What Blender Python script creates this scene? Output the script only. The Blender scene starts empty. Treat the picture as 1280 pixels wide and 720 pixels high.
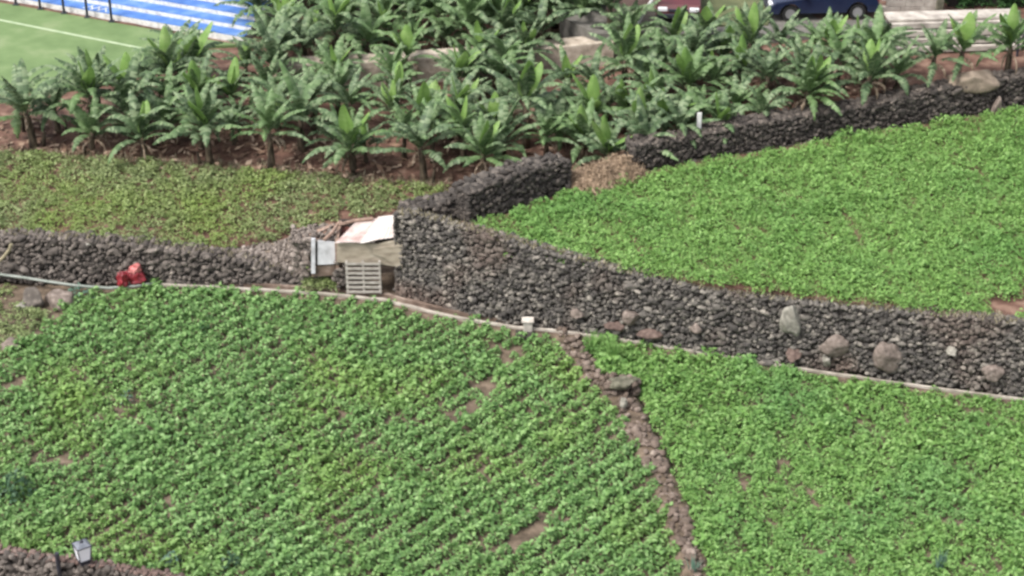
import bpy, math, random
import numpy as np
from mathutils import Vector, noise as mnoise

random.seed(7)
rng = np.random.default_rng(11)
scene = bpy.context.scene
COL = scene.collection
R = math.radians

# ------------------------------------------------------------------ camera
H, PITCH, F = 30.8, R(29.5), 2400.0
ca, sa = math.cos(PITCH), math.sin(PITCH)

def ray(px, py):
    u, v = (px - 640) / F, (360 - py) / F
    return np.array([u, ca + v * sa, -sa + v * ca])
def at(px, py, z):                     # point of the photograph on the level z
    d = ray(px, py); t = (z - H) / d[2]
    return np.array([d[0] * t, d[1] * t, z])
def at_y(px, py, y):                   # point of the photograph on the upright plane y
    d = ray(px, py); t = y / d[1]
    return np.array([d[0] * t, y, H + d[2] * t])
def proj(p):
    x, y, z = p[0], p[1], p[2] - H
    dep = y * ca - z * sa
    return 640 + F * x / dep, 360 - F * (y * sa + z * ca) / dep

cam = bpy.data.cameras.new('camera')
cam.lens, cam.sensor_width, cam.clip_end, cam.clip_start = 36 * F / 1280, 36, 3000, 0.5
camo = bpy.data.objects.new('camera', cam); COL.objects.link(camo)
camo.location = (0, 0, H); camo.rotation_euler = (math.pi / 2 - PITCH, 0, 0)
scene.camera = camo

# ------------------------------------------------------------------ light
SUN_EL, SUN_AZ = R(56), R(235)         # azimuth: clockwise from +Y
w = bpy.data.worlds.new('World'); scene.world = w; w.use_nodes = True
nt = w.node_tree; bg = nt.nodes['Background']
sky = nt.nodes.new('ShaderNodeTexSky'); sky.sky_type = 'NISHITA'; sky.sun_disc = False
sky.sun_elevation = SUN_EL; sky.sun_rotation = SUN_AZ; sky.dust_density = 4.0; sky.air_density = 1.0
hs = nt.nodes.new('ShaderNodeHueSaturation'); hs.inputs['Saturation'].default_value = 0.35
nt.links.new(sky.outputs[0], hs.inputs['Color']); nt.links.new(hs.outputs[0], bg.inputs[0])
bg.inputs[1].default_value = 0.145
sl = bpy.data.lights.new('sun', 'SUN'); sl.energy = 1.7; sl.angle = R(14); sl.color = (1, 0.96, 0.9)
so = bpy.data.objects.new('sun', sl); COL.objects.link(so)
sd = Vector((math.sin(SUN_AZ) * math.cos(SUN_EL), math.cos(SUN_AZ) * math.cos(SUN_EL), math.sin(SUN_EL)))
so.rotation_euler = sd.to_track_quat('Z', 'Y').to_euler()
so.location = (0, 0, 60)
vs = scene.view_settings
vs.view_transform = 'Standard'; vs.look = 'None'; vs.gamma = 1; vs.use_curve_mapping = False
vs.exposure = 1.1
scene.cycles.filter_width = 2.8
scene.cycles.max_bounces = 6

# ------------------------------------------------------------------ materials
def mat(name, stops, scale=3.0, island=0.0, rough=0.85, spec=0.3, bump=0.0, bscale=20.0, detail=4.0,
        transl=0.0, metallic=0.0, stretch=None, patch=None, world=False):
    """stops: colour ramp [(pos, rgb)...] driven by noise and, by the share `island`, by a random value per mesh island.
    patch: (scale, rgb, amount, lo, hi) a second colour laid over in large uneven patches."""
    m = bpy.data.materials.new(name); m.use_nodes = True
    t = m.node_tree; N, L = t.nodes, t.links
    p = N['Principled BSDF']; p.inputs['Roughness'].default_value = rough
    p.inputs['Specular IOR Level'].default_value = spec; p.inputs['Metallic'].default_value = metallic
    geo = N.new('ShaderNodeNewGeometry'); tc = N.new('ShaderNodeTexCoord')
    co = geo.outputs['Position'] if world else tc.outputs['Object']
    if stretch:
        mp = N.new('ShaderNodeMapping'); mp.inputs['Scale'].default_value = stretch
        L.new(co, mp.inputs[0]); cs = mp.outputs[0]
    else: cs = co
    n = N.new('ShaderNodeTexNoise'); n.inputs['Scale'].default_value = scale; n.inputs['Detail'].default_value = detail
    L.new(cs, n.inputs['Vector'])
    st = N.new('ShaderNodeMapRange'); st.inputs[1].default_value = 0.28; st.inputs[2].default_value = 0.72
    L.new(n.outputs['Fac'], st.inputs[0]); fac = st.outputs[0]
    if island > 0:
        mx = N.new('ShaderNodeMix'); mx.inputs[0].default_value = island
        L.new(fac, mx.inputs[2]); L.new(geo.outputs['Random Per Island'], mx.inputs[3]); fac = mx.outputs[0]
    r = N.new('ShaderNodeValToRGB'); e = r.color_ramp.elements
    while len(e) < len(stops): e.new(0.5)
    for el, (pos, c) in zip(e, stops): el.position = pos; el.color = (*c, 1)
    L.new(fac, r.inputs[0]); colr = r.outputs[0]
    if patch:
        ps, pc, amt, lo, hi = patch
        n2 = N.new('ShaderNodeTexNoise'); n2.inputs['Scale'].default_value = ps; n2.inputs['Detail'].default_value = 3
        L.new(geo.outputs['Position'], n2.inputs['Vector'])
        mr = N.new('ShaderNodeMapRange'); mr.inputs[1].default_value = lo; mr.inputs[2].default_value = hi
        mr.inputs[4].default_value = amt
        L.new(n2.outputs['Fac'], mr.inputs[0])
        mc = N.new('ShaderNodeMix'); mc.data_type = 'RGBA'
        L.new(mr.outputs[0], mc.inputs[0]); L.new(colr, mc.inputs[6]); mc.inputs[7].default_value = (*pc, 1)
        colr = mc.outputs[2]
    L.new(colr, p.inputs['Base Color'])
    if bump:
        nb = N.new('ShaderNodeTexNoise'); nb.inputs['Scale'].default_value = bscale; nb.inputs['Detail'].default_value = 5
        L.new(cs, nb.inputs['Vector'])
        b = N.new('ShaderNodeBump'); b.inputs['Strength'].default_value = bump; b.inputs['Distance'].default_value = 0.05
        L.new(nb.outputs['Fac'], b.inputs['Height']); L.new(b.outputs[0], p.inputs['Normal'])
    if transl > 0:
        tr = N.new('ShaderNodeBsdfTranslucent'); L.new(colr, tr.inputs[0])
        ms = N.new('ShaderNodeMixShader'); ms.inputs[0].default_value = transl
        L.new(p.outputs[0], ms.inputs[1]); L.new(tr.outputs[0], ms.inputs[2])
        L.new(ms.outputs[0], N['Material Output'].inputs[0])
    return m

M = {}
M['soil'] = mat('soil', [(0, (.05, .038, .026)), (.5, (.1, .074, .052)), (1, (.18, .135, .1))], 2.5, bump=.6, bscale=9, world=True)
M['redsoil'] = mat('red_soil', [(0, (.05, .026, .019)), (.5, (.115, .062, .045)), (1, (.21, .135, .1))], 2.2, bump=.6, bscale=9, world=True)
M['drysoil'] = mat('dry_soil', [(0, (.12, .095, .07)), (1, (.3, .24, .185))], 3, bump=.5, bscale=12, world=True)
M['stone'] = mat('grey_lava_stone', [(0, (.024, .022, .0205)), (.4, (.066, .06, .055)), (.7, (.13, .118, .104)), (1, (.31, .28, .24))], 6, .62, bump=.5, bscale=25,
                 patch=(.35, (.16, .1, .075), .45, .5, .7))
M['darkstone'] = mat('dark_lava_stone', [(0, (.02, .017, .015)), (.5, (.05, .043, .038)), (.8, (.105, .09, .078)), (1, (.2, .17, .145))], 6, .6, bump=.5, bscale=25)
M['brownstone'] = mat('brown_stone', [(0, (.03, .026, .023)), (.45, (.08, .068, .06)), (.8, (.155, .132, .116)), (1, (.29, .256, .22))], 6, .62, bump=.5, bscale=25)
M['capstone'] = mat('capping_stone', [(0, (.028, .024, .021)), (.5, (.075, .063, .055)), (1, (.17, .142, .12))], 6, .6, bump=.5, bscale=25)
M['nearcap'] = mat('reddish_capping', [(0, (.06, .04, .035)), (.5, (.12, .08, .068)), (1, (.2, .15, .13))], 3, .4, bump=.5, bscale=25)
M['palewall'] = mat('pale_block', [(0, (.2, .165, .13)), (.5, (.34, .29, .235)), (1, (.46, .4, .335))], 3, bump=.5, bscale=12, world=True)
M['lip'] = mat('weathered_lip', [(0, (.2, .175, .145)), (.6, (.36, .32, .275)), (1, (.47, .43, .38))], 2.5, bump=.2, bscale=30, world=True)
M['rubble'] = mat('earthy_rubble', [(0, (.05, .038, .03)), (.45, (.12, .09, .072)), (.8, (.19, .15, .125)), (1, (.3, .25, .21))], 6, .6, bump=.5, bscale=25)
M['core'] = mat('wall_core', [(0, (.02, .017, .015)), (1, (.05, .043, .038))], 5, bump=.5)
M['boulder_pale'] = mat('pale_boulder', [(0, (.14, .13, .11)), (.6, (.25, .235, .2)), (1, (.34, .32, .28))], 9, bump=.4, bscale=30)
M['boulder_brown'] = mat('brown_boulder', [(0, (.085, .068, .058)), (.6, (.165, .132, .113)), (1, (.24, .2, .175))], 9, bump=.4, bscale=30)
M['boulder_red'] = mat('red_boulder', [(0, (.06, .04, .034)), (.6, (.12, .083, .07)), (1, (.18, .13, .11))], 9, bump=.4, bscale=30)
M['concrete'] = mat('pale_concrete', [(0, (.23, .205, .18)), (.6, (.38, .345, .305)), (1, (.5, .46, .41))], 2.5, bump=.2, bscale=30, world=True)
M['concrete_dirty'] = mat('stained_concrete', [(0, (.07, .05, .04)), (.6, (.16, .115, .09)), (1, (.3, .24, .2))], 2.0, bump=.3, bscale=20, world=True)
M['white'] = mat('white_paint', [(0, (.36, .35, .33)), (.5, (.55, .55, .53)), (1, (.66, .66, .64))], 6, bump=.2)
M['whitemetal'] = mat('white_sheet', [(0, (.3, .3, .305)), (.5, (.48, .48, .5)), (1, (.62, .62, .64))], 3, rough=.5)
M['dark'] = mat('dark_metal', [(0, (.012, .013, .018)), (1, (.03, .032, .045))], 4, rough=.45, spec=.5)
M['greymetal'] = mat('grey_metal', [(0, (.1, .11, .13)), (1, (.2, .21, .24))], 4, rough=.4, spec=.5)
M['glass_white'] = mat('frosted_pane', [(0, (.72, .73, .76)), (1, (.85, .86, .9))], 3, rough=.25, spec=.5)
M['ply'] = mat('weathered_sheet', [(0, (.2, .165, .125)), (.5, (.31, .265, .205)), (1, (.4, .35, .28))], 2.2, bump=.3, bscale=8, stretch=(1, 1, 3))
M['tin_pink'] = mat('faded_pink_tin', [(0, (.29, .175, .155)), (.35, (.37, .27, .245)), (.6, (.47, .4, .37)), (1, (.57, .52, .48))], 1.6, rough=.6, detail=6)
M['tin_white'] = mat('white_tin', [(0, (.36, .26, .235)), (.4, (.5, .44, .405)), (1, (.62, .59, .55))], 1.8, rough=.6, detail=6)
M['rust'] = mat('rust_tin', [(0, (.05, .02, .015)), (.6, (.12, .045, .035)), (1, (.2, .1, .08))], 4, rough=.8)
M['wood'] = mat('grey_wood', [(0, (.2, .18, .155)), (.5, (.34, .31, .275)), (1, (.48, .45, .41))], 5, bump=.2, stretch=(1, 1, 6))
M['oldwood'] = mat('old_brown_wood', [(0, (.14, .09, .065)), (1, (.34, .24, .19))], 5, bump=.2, stretch=(1, 4, 4))
M['straw'] = mat('straw', [(0, (.08, .054, .034)), (.5, (.21, .15, .1)), (1, (.4, .3, .21))], 3, .75)
M['litter'] = mat('leaf_litter', [(0, (.05, .03, .022)), (.55, (.2, .125, .085)), (1, (.42, .32, .24))], 3, .9)
M['drygrass'] = mat('dry_grass', [(0, (.1, .09, .045)), (.5, (.2, .175, .11)), (1, (.34, .3, .22))], 3, .9)
M['red'] = mat('red_plastic', [(0, (.11, .01, .014)), (1, (.25, .02, .03))], 4, rough=.4, spec=.5)
M['palered'] = mat('pale_red_plastic', [(0, (.36, .06, .06)), (1, (.55, .22, .21))], 3, rough=.4, spec=.5)
M['pipe'] = mat('green_hose', [(0, (.13, .15, .13)), (1, (.27, .29, .26))], 3, rough=.5)
def leafmat(name, a, b, c, patch=None, isl=.75, tr=.28, rough=.55, spec=.35):
    return mat(name, [(0, a), (.5, b), (1, c)], 1.2, isl, rough=rough, spec=spec, transl=tr, patch=patch, world=True)
M['crop'] = leafmat('crop_leaf', (.062, .135, .04), (.15, .284, .084), (.275, .415, .17), (.28, (.22, .32, .05), .45, .5, .74))
M['crop_right'] = leafmat('crop_leaf_right', (.068, .15, .038), (.152, .29, .07), (.26, .405, .14), (.3, (.115, .25, .085), .5, .5, .7))
M['crop_upper'] = leafmat('crop_leaf_upper', (.078, .165, .042), (.165, .31, .072), (.265, .42, .135), (.3, (.11, .245, .06), .6, .48, .7))
M['crop_mid'] = leafmat('crop_leaf_mid', (.085, .12, .045), (.18, .23, .088), (.3, .345, .165), (.35, (.19, .27, .06), .8, .45, .68))
M['banana'] = leafmat('banana_leaf', (.022, .044, .019), (.088, .14, .066), (.235, .29, .17), (.4, (.13, .23, .07), .5, .45, .65), isl=.7, tr=.2, rough=.55, spec=.3)  # pale end of the ramp also paints highlights onto random leaf strips
M['youngleaf'] = leafmat('young_banana_leaf', (.11, .21, .05), (.175, .295, .075), (.27, .38, .14), isl=.3, tr=.35)
M['deadleaf'] = leafmat('dead_banana_leaf', (.09, .06, .04), (.22, .165, .115), (.38, .31, .24), isl=.85, tr=.15, rough=.8)
M['stem'] = mat('banana_stem', [(0, (.018, .013, .01)), (.5, (.055, .042, .028)), (1, (.15, .115, .075))], 3, bump=.3, stretch=(4, 4, 1))
M['shrub'] = leafmat('shrub_leaf', (.02, .05, .026), (.045, .1, .05), (.09, .16, .085))
M['bluegreen'] = leafmat('bluish_leaf', (.05, .1, .075), (.1, .18, .13), (.18, .27, .21))
M['hedge'] = leafmat('hedge_leaf', (.02, .06, .018), (.04, .105, .03), (.07, .16, .045))
M['turf'] = mat('pitch_turf', [(0, (.085, .135, .05)), (.6, (.12, .18, .072)), (1, (.16, .21, .1))], .9, detail=5, world=True)
M['bluepaint'] = mat('blue_paint', [(0, (.04, .11, .32)), (.6, (.07, .165, .41)), (1, (.15, .25, .45))], 1.5, rough=.6, world=True)
M['asphalt'] = mat('asphalt', [(0, (.09, .085, .075)), (1, (.16, .15, .135))], 4, bump=.2, world=True)
M['verge'] = mat('verge_grass', [(0, (.055, .07, .03)), (1, (.12, .125, .06))], 1.5, world=True, bump=.5)
M['pinkwall'] = mat('pink_render', [(0, (.3, .2, .17)), (1, (.42, .3, .265))], 2, world=True)
M['bluecar'] = mat('dark_blue_car_paint', [(0, (.008, .013, .035)), (1, (.012, .02, .05))], 2, rough=.25, spec=.6)
M['redcar'] = mat('dull_red_car_paint', [(0, (.06, .01, .012)), (1, (.09, .015, .017))], 2, rough=.3, spec=.6)
M['carglass'] = mat('car_glass', [(0, (.02, .022, .028)), (1, (.03, .033, .04))], 2, rough=.08, spec=.7)
M['tyre'] = mat('tyre_rubber', [(0, (.012, .012, .012)), (1, (.02, .02, .02))], 2)
M['rim'] = mat('wheel_rim', [(0, (.3, .3, .31)), (1, (.42, .42, .43))], 2, rough=.35, metallic=.6)
M['lamp_lens'] = mat('headlamp_lens', [(0, (.6, .6, .62)), (1, (.75, .75, .77))], 2, rough=.15)

# ------------------------------------------------------------------ mesh helpers
def mesh_np(name, V, Q=None, T=None):
    me = bpy.data.meshes.new(name)
    V = np.asarray(V, np.float32)
    nq = 0 if Q is None else len(Q); ntr = 0 if T is None else len(T)
    loops = []
    if nq: loops.append(np.asarray(Q, np.int32).ravel())
    if ntr: loops.append(np.asarray(T, np.int32).ravel())
    lp = np.concatenate(loops)
    me.vertices.add(len(V)); me.vertices.foreach_set('co', V.ravel())
    me.loops.add(len(lp)); me.loops.foreach_set('vertex_index', lp)
    me.polygons.add(nq + ntr)
    tot = np.concatenate([np.full(nq, 4, np.int32), np.full(ntr, 3, np.int32)])
    st = np.concatenate([[0], np.cumsum(tot)[:-1]]).astype(np.int32)
    me.polygons.foreach_set('loop_start', st)
    me.update(calc_edges=True); me.validate()
    return me

class MB:
    """collects geometry for ONE mesh object"""
    def __init__(s): s.v, s.f, s.m = [], [], []
    def add(s, vs, fs, mi=0):
        o = len(s.v); s.v += [tuple(map(float, v)) for v in vs]; s.f += [tuple(i + o for i in f) for f in fs]; s.m += [mi] * len(fs); return s
    def box(s, c, d, rz=0, mi=0, rx=0):
        cz, szn = math.cos(rz), math.sin(rz); cx, sx = math.cos(rx), math.sin(rx)
        vs = []
        for sxn in (-1, 1):
            for syn in (-1, 1):
                for szz in (-1, 1):
                    x, y, z = sxn * d[0] / 2, syn * d[1] / 2, szz * d[2] / 2
                    y, z = y * cx - z * sx, y * sx + z * cx
                    vs.append((c[0] + x * cz - y * szn, c[1] + x * szn + y * cz, c[2] + z))
        return s.add(vs, [(0, 1, 3, 2), (4, 6, 7, 5), (0, 4, 5, 1), (2, 3, 7, 6), (0, 2, 6, 4), (1, 5, 7, 3)], mi)
    def tube(s, pts, rad, n=8, mi=0, cap=True):
        pts = [Vector(p) for p in pts]
        rs = rad if isinstance(rad, (list, tuple)) else [rad] * len(pts)
        rings = []
        for i, p in enumerate(pts):
            d = (pts[min(i + 1, len(pts) - 1)] - pts[max(i - 1, 0)]).normalized()
            a = d.cross(Vector((0, 0, 1)));
            if a.length < .05: a = d.cross(Vector((0, 1, 0)))
            a.normalize(); b = d.cross(a)
            rings.append([p + (a * math.cos(2 * math.pi * k / n) + b * math.sin(2 * math.pi * k / n)) * rs[i] for k in range(n)])
        vs = [v for r in rings for v in r]; fs = []
        for i in range(len(pts) - 1):
            for k in range(n): fs.append((i * n + k, i * n + (k + 1) % n, (i + 1) * n + (k + 1) % n, (i + 1) * n + k))
        if cap: fs += [tuple(range(n))[::-1], tuple((len(pts) - 1) * n + k for k in range(n))]
        return s.add(vs, fs, mi)
    def prism(s, poly, z0, z1, mi=0):
        n = len(poly)
        vs = [(p[0], p[1], z0) for p in poly] + [(p[0], p[1], z1) for p in poly]
        return s.add(vs, [tuple(range(n, 2 * n)), tuple(range(n))[::-1]] + [(i, (i + 1) % n, n + (i + 1) % n, n + i) for i in range(n)], mi)
    def build(s, name, m, parent=None, loc=None, smooth=False, bevel=0):
        me = bpy.data.meshes.new(name); v = s.v
        if loc is not None and parent is None: v = [(a - loc[0], b - loc[1], c - loc[2]) for a, b, c in v]
        me.from_pydata(v, [], s.f)
        for x in (m if isinstance(m, list) else [m]): me.materials.append(M[x])
        if isinstance(m, list): me.polygons.foreach_set('material_index', s.m)
        if smooth: me.polygons.foreach_set('use_smooth', [True] * len(me.polygons))
        me.update()
        o = link(name, me, parent)
        if loc is not None and parent is None: o.location = loc
        if bevel:
            bv = o.modifiers.new('bevel', 'BEVEL'); bv.width = bevel; bv.segments = 2; bv.limit_method = 'ANGLE'
        return o

def link(name, me, parent=None):
    o = bpy.data.objects.new(name, me); COL.objects.link(o)
    if parent is not None:
        o.parent = parent
        o.matrix_parent_inverse.identity()
    return o
def empty(name, loc, rz=0):
    o = bpy.data.objects.new(name, None); COL.objects.link(o); o.location = loc; o.rotation_euler = (0, 0, rz); o.empty_display_size = .2
    return o
def tag(o, label=None, cat=None, group=None, kind=None):
    if label: o['label'] = label
    if cat: o['category'] = cat
    if group: o['group'] = group
    if kind: o['kind'] = kind
    return o
def npobj(name, V, m, Q=None, T=None, parent=None, smooth=False, loc=None):
    V = np.asarray(V, float)
    if loc is not None: V = V - np.asarray(loc)
    me = mesh_np(name, V, Q, T); me.materials.append(M[m])
    if smooth: me.polygons.foreach_set('use_smooth', [True] * len(me.polygons))
    o = link(name, me, parent)
    if loc is not None: o.location = loc
    return o
def in_poly(X, Y, poly):
    c = np.zeros(X.shape, bool); n = len(poly)
    for i in range(n):
        x1, y1 = poly[i][:2]; x2, y2 = poly[(i + 1) % n][:2]
        if y1 == y2: continue
        c ^= ((y1 > Y) != (y2 > Y)) & (X < (x2 - x1) * (Y - y1) / (y2 - y1) + x1)
    return c
def dist_line(X, Y, pts):
    d = np.full(X.shape, 1e9)
    for (x1, y1), (x2, y2) in zip([p[:2] for p in pts[:-1]], [p[:2] for p in pts[1:]]):
        vx, vy = x2 - x1, y2 - y1; l2 = vx * vx + vy * vy
        t = np.clip(((X - x1) * vx + (Y - y1) * vy) / l2, 0, 1)
        d = np.minimum(d, np.hypot(X - x1 - t * vx, Y - y1 - t * vy))
    return d
def interp_line(pts, ds):
    """resample a polyline of n-vectors about every ds metres (measured in plan)"""
    P = np.array(pts, float); s = np.concatenate([[0], np.cumsum(np.hypot(*(np.diff(P[:, :2], axis=0).T)))])
    t = np.linspace(0, s[-1], max(2, int(s[-1] / ds) + 1))
    return np.stack([np.interp(t, s, P[:, k]) for k in range(P.shape[1])], 1)
def rotm(a, b, c):
    ca_, sa_, cb, sb, cc, sc_ = np.cos(a), np.sin(a), np.cos(b), np.sin(b), np.cos(c), np.sin(c)
    return np.array([[cc * cb, cc * sb * sa_ - sc_ * ca_, cc * sb * ca_ + sc_ * sa_],
                     [sc_ * cb, sc_ * sb * sa_ + cc * ca_, sc_ * sb * ca_ - cc * sa_],
                     [-sb, cb * sa_, cb * ca_]])

# ---- rocks
import bmesh
def ico(sub):
    bm = bmesh.new(); bmesh.ops.create_icosphere(bm, subdivisions=sub, radius=1)
    V = np.array([v.co[:] for v in bm.verts]); T = np.array([[v.index for v in f.verts] for f in bm.faces]); bm.free()
    return V, T
ICO1, ICO1T = ico(2); ICO3, ICO3T = ico(4)
def rock_shape(V, cuts=5, amp=.12, lo=.5, hi=.85):
    V = V.copy()
    for _ in range(cuts):
        n = rng.normal(size=3); n /= np.linalg.norm(n); h = rng.uniform(lo, hi)
        d = V @ n; k = d > h; V[k] -= np.outer(d[k] - h, n)
    o = rng.uniform(0, 50, 3)
    V *= np.array([1 + amp * mnoise.noise(Vector(v * 1.7 + o)) for v in V])[:, None]
    return V / np.abs(V).max(0)
ROCKS = [rock_shape(ICO1, 10, .08, .48, .75) for _ in range(20)]
class Rocks:
    def __init__(s): s.V, s.T, s.n = [], [], 0
    def add(s, c, size, frame=None, tumble=.5):
        v = ROCKS[rng.integers(len(ROCKS))] @ rotm(*rng.uniform(0, 6.28, 3)).T
        v = v * (np.asarray(size) / 2)
        v = v @ rotm(*(rng.normal(0, tumble, 3))).T
        if frame is not None: v = v @ frame
        s.V.append(v + c); s.T.append(ICO1T + s.n); s.n += len(v)
    def build(s, name, m, parent=None, loc=None):
        return npobj(name, np.concatenate(s.V), m, T=np.concatenate(s.T), parent=parent, loc=loc)

def stone_wall(name, pts, thick, size, m, front=1, label=None, group=None, topsize=None, back=False, batter=.08, cap=None):
    """pts: (x, y, z_base, z_top) along the foot of the seen face; the wall body lies behind it (away from the camera)."""
    P = interp_line(pts, .4); n = len(P)
    tan = np.gradient(P[:, :2], axis=0); tan /= np.linalg.norm(tan, axis=1)[:, None]
    nor = np.stack([tan[:, 1], -tan[:, 0]], 1)           # to the right of travel
    if nor[:, 1].mean() > 0: nor = -nor                  # towards the camera
    root = empty(name, (P[0, 0], P[0, 1], P[0, 2])); loc = np.array(root.location)
    # core
    V, Q = [], []
    for i in range(n):
        x, y, zb, zt = P[i]; h = zt - zb; nx, ny = nor[i]
        a = -.10; b = -.10 - batter * h; c = -thick
        wob = .04 * math.sin(i * 1.7)
        for off, z in ((a, zb - .3), (b, zt - .08 + wob), (c, zt - .08 + wob), (c, zb - .3)):
            V.append((x + nx * off, y + ny * off, z))
    for i in range(n - 1):
        for k in range(4):
            k2 = (k + 1) % 4; Q.append((i * 4 + k, i * 4 + k2, i * 4 + 4 + k2, i * 4 + 4 + k))
    Q += [(0, 3, 2, 1), (n * 4 - 4, n * 4 - 3, n * 4 - 2, n * 4 - 1)]
    npobj('core', np.array(V) - loc, 'core', Q=Q, parent=root)
    rk = Rocks()
    s = np.concatenate([[0], np.cumsum(np.hypot(*(np.diff(P[:, :2], axis=0).T)))]); Ltot = s[-1]
    def smp(t): return [np.interp(t, s, P[:, k]) for k in range(4)] + [np.interp(t, s, nor[:, 0]), np.interp(t, s, nor[:, 1])]
    hmax = (P[:, 3] - P[:, 2]).max(); hz = -.05
    while hz < hmax:
        ch = size * rng.uniform(.55, .85); t = rng.uniform(0, size)
        while t < Ltot:
            wd = size * float(np.clip(rng.lognormal(0, .38), .5, 2.2))
            x, y, zb, zt, nx, ny = smp(t)
            zc = zb + hz + ch / 2 + rng.normal(0, .05)
            if zc < zt - size * .15:
                k = rng.uniform(.8, 1.35)
                if rng.random() < .07: k *= 1.7
                off = -.06 - batter * (zc - zb) + rng.normal(0, .03)
                fr = np.array([[-ny, nx, 0], [nx, ny, 0], [0, 0, 1]])
                rk.add((x + nx * off, y + ny * off, zc), (wd * 1.12 * k, size * 1.3, ch * 1.3 * k), fr, .3)
                if back and rng.random() < .8:
                    rk.add((x - nx * (thick + .02), y - ny * (thick + .02), zc), (wd * 1.2, size * 1.2, ch * 1.35), fr, .3)
            t += wd * .92
        hz += ch * .88
    # stones lying along the top
    ts = topsize or size; t = 0; rkc = Rocks()
    while t < Ltot:
        x, y, zb, zt, nx, ny = smp(t); off = -batter * (zt - zb)
        while off > -thick - .05:
            d = ts * rng.uniform(.8, 1.5)
            (rkc if cap else rk).add((x + nx * (off - d / 2), y + ny * (off - d / 2), zt - ts * .28 + rng.normal(0, .02)), (d * 1.2, d * 1.2, ts * .75), None, .35)
            off -= d * .85
        t += ts * rng.uniform(.8, 1.1)
    # the two ends
    for e, sg in ((0, -1), (n - 1, 1)):
        x, y, zb, zt = P[e]; nx, ny = nor[e]; tx, ty = tan[e]
        hz = 0
        while hz < zt - zb:
            off = -.1
            while off > -thick:
                rk.add((x + nx * off + tx * sg * .04, y + ny * off + ty * sg * .04, zb + hz), (size * 1.1, size * 1.3, size), None, .4)
                off -= size * .85
            hz += size * .7
    rk.V = [v - loc for v in rk.V]
    rk.build('stonework', m, parent=root)
    if cap:
        rkc.V = [v - loc for v in rkc.V]; rkc.build('capping', cap, parent=root)
    tag(root, label, 'stone wall', group)
    return root

# ---- leaves for low crops
def leaf_arr(n, L, W, dome_r, dome_h, seed, droop=.5):
    """n leaves spread through a dome: returns V (n*6,3), Q"""
    r = np.random.default_rng(seed)
    V, Q = [], []
    for i in range(n):
        a = r.uniform(0, 6.283); q = r.uniform(0, 1) ** .6
        rad = dome_r * q; z = dome_h * (1 - .75 * q ** 2) * r.uniform(.5, 1.08)
        b = np.array([math.cos(a) * rad, math.sin(a) * rad, z])
        a2 = a + r.normal(0, .7); l = L * r.uniform(.65, 1.25); wd = W * r.uniform(.7, 1.2)
        el = r.normal(.25, .4) - droop * q
        d = np.array([math.cos(a2) * math.cos(el), math.sin(a2) * math.cos(el), math.sin(el)])
        sd_ = np.cross(d, [0, 0, 1]); sd_ /= np.linalg.norm(sd_) + 1e-6
        roll = r.normal(0, .45); up = np.cross(sd_, d)
        sd_ = sd_ * math.cos(roll) + up * math.sin(roll); up = np.cross(sd_, d)
        d2 = d - up * r.uniform(.1, .5)
        b = b - d * l * .3
        mid = b + d * l * .45
        o = len(V)
        V += [b, mid - up * l * .04, mid - sd_ * wd / 2 + up * l * .08, mid + sd_ * wd / 2 + up * l * .08, mid + d2 * l * .5]
        Q += [(o, o + 1, o + 2), (o, o + 3, o + 1), (o + 2, o + 1, o + 4), (o + 1, o + 3, o + 4)]
    return np.array(V), np.array(Q)

def scatter(variants, P, S, A):
    """concatenate transformed copies of leaf meshes"""
    Vs, Ts, n = [], [], 0
    idx = rng.integers(len(variants), size=len(P))
    for k, (V, T) in enumerate(variants):
        sel = np.where(idx == k)[0]
        if not len(sel): continue
        c, s = np.cos(A[sel]), np.sin(A[sel])
        X = V[None, :, 0] * c[:, None] - V[None, :, 1] * s[:, None]
        Y = V[None, :, 0] * s[:, None] + V[None, :, 1] * c[:, None]
        Z = np.broadcast_to(V[None, :, 2], X.shape)
        W_ = np.stack([X, Y, Z], 2) * S[sel][:, None, None] + P[sel][:, None, :]
        Vs.append(W_.reshape(-1, 3))
        Ts.append((T[None] + (np.arange(len(sel)) * len(V))[:, None, None]).reshape(-1, 3) + n); n += len(sel) * len(V)
    return np.concatenate(Vs), np.concatenate(Ts)

def fnoise(X, Y, sc, off=0):
    return np.array([mnoise.noise(Vector((x * sc + off, y * sc - off, off * .37))) for x, y in zip(X, Y)])

# ================================================================== SETTING
g = MB(); g.add([(-900, -200, -.004), (900, -200, -.004), (900, 1500, -.004), (-900, 1500, -.004)], [(0, 1, 2, 3)])
tag(g.build('ground', 'soil'), kind='structure')

Z_MID, Z_UP = 1.4, 2.45
# foot of the big retaining wall and its top edge in the photograph: (px, foot py, top py)
BIG = [(496, 368, 268), (520, 374, 272), (600, 396, 293), (690, 411, 320), (780, 424, 343), (880, 440, 366), (980, 455, 378),
       (1080, 468, 390), (1180, 482, 398), (1290, 497, 410), (1400, 512, 424)]
def up_line(spec, z0):
    out = []
    for px, fy, ty in spec:
        p = at(px, fy, z0); z = at_y(px, ty, p[1])[2]; out.append((p[0], p[1], z0, z))
    return out
big = up_line(BIG, .25)
LEFT = [(-90, 352, 297), (0, 352, 299), (70, 353, 301), (120, 354, 303), (190, 355, 311), (260, 356, 320), (320, 357, 331), (350, 357.5, 343), (376, 358, 354)]
left = up_line(LEFT, .12)
UPW = [(590, 283, 240), (640, 268, 222), (690, 250, 205), (712, 243, 203)]                     # rounded west piece
UPE = [(796, 221, 183), (860, 207, 174), (930, 196, 158), (1000, 184, 147), (1080, 170, 135), (1160, 158, 116), (1240, 145, 102), (1290, 138, 96), (1380, 124, 82)]
upw = up_line(UPW, Z_UP - .1); upe = up_line(UPE, Z_UP - .1)
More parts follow.
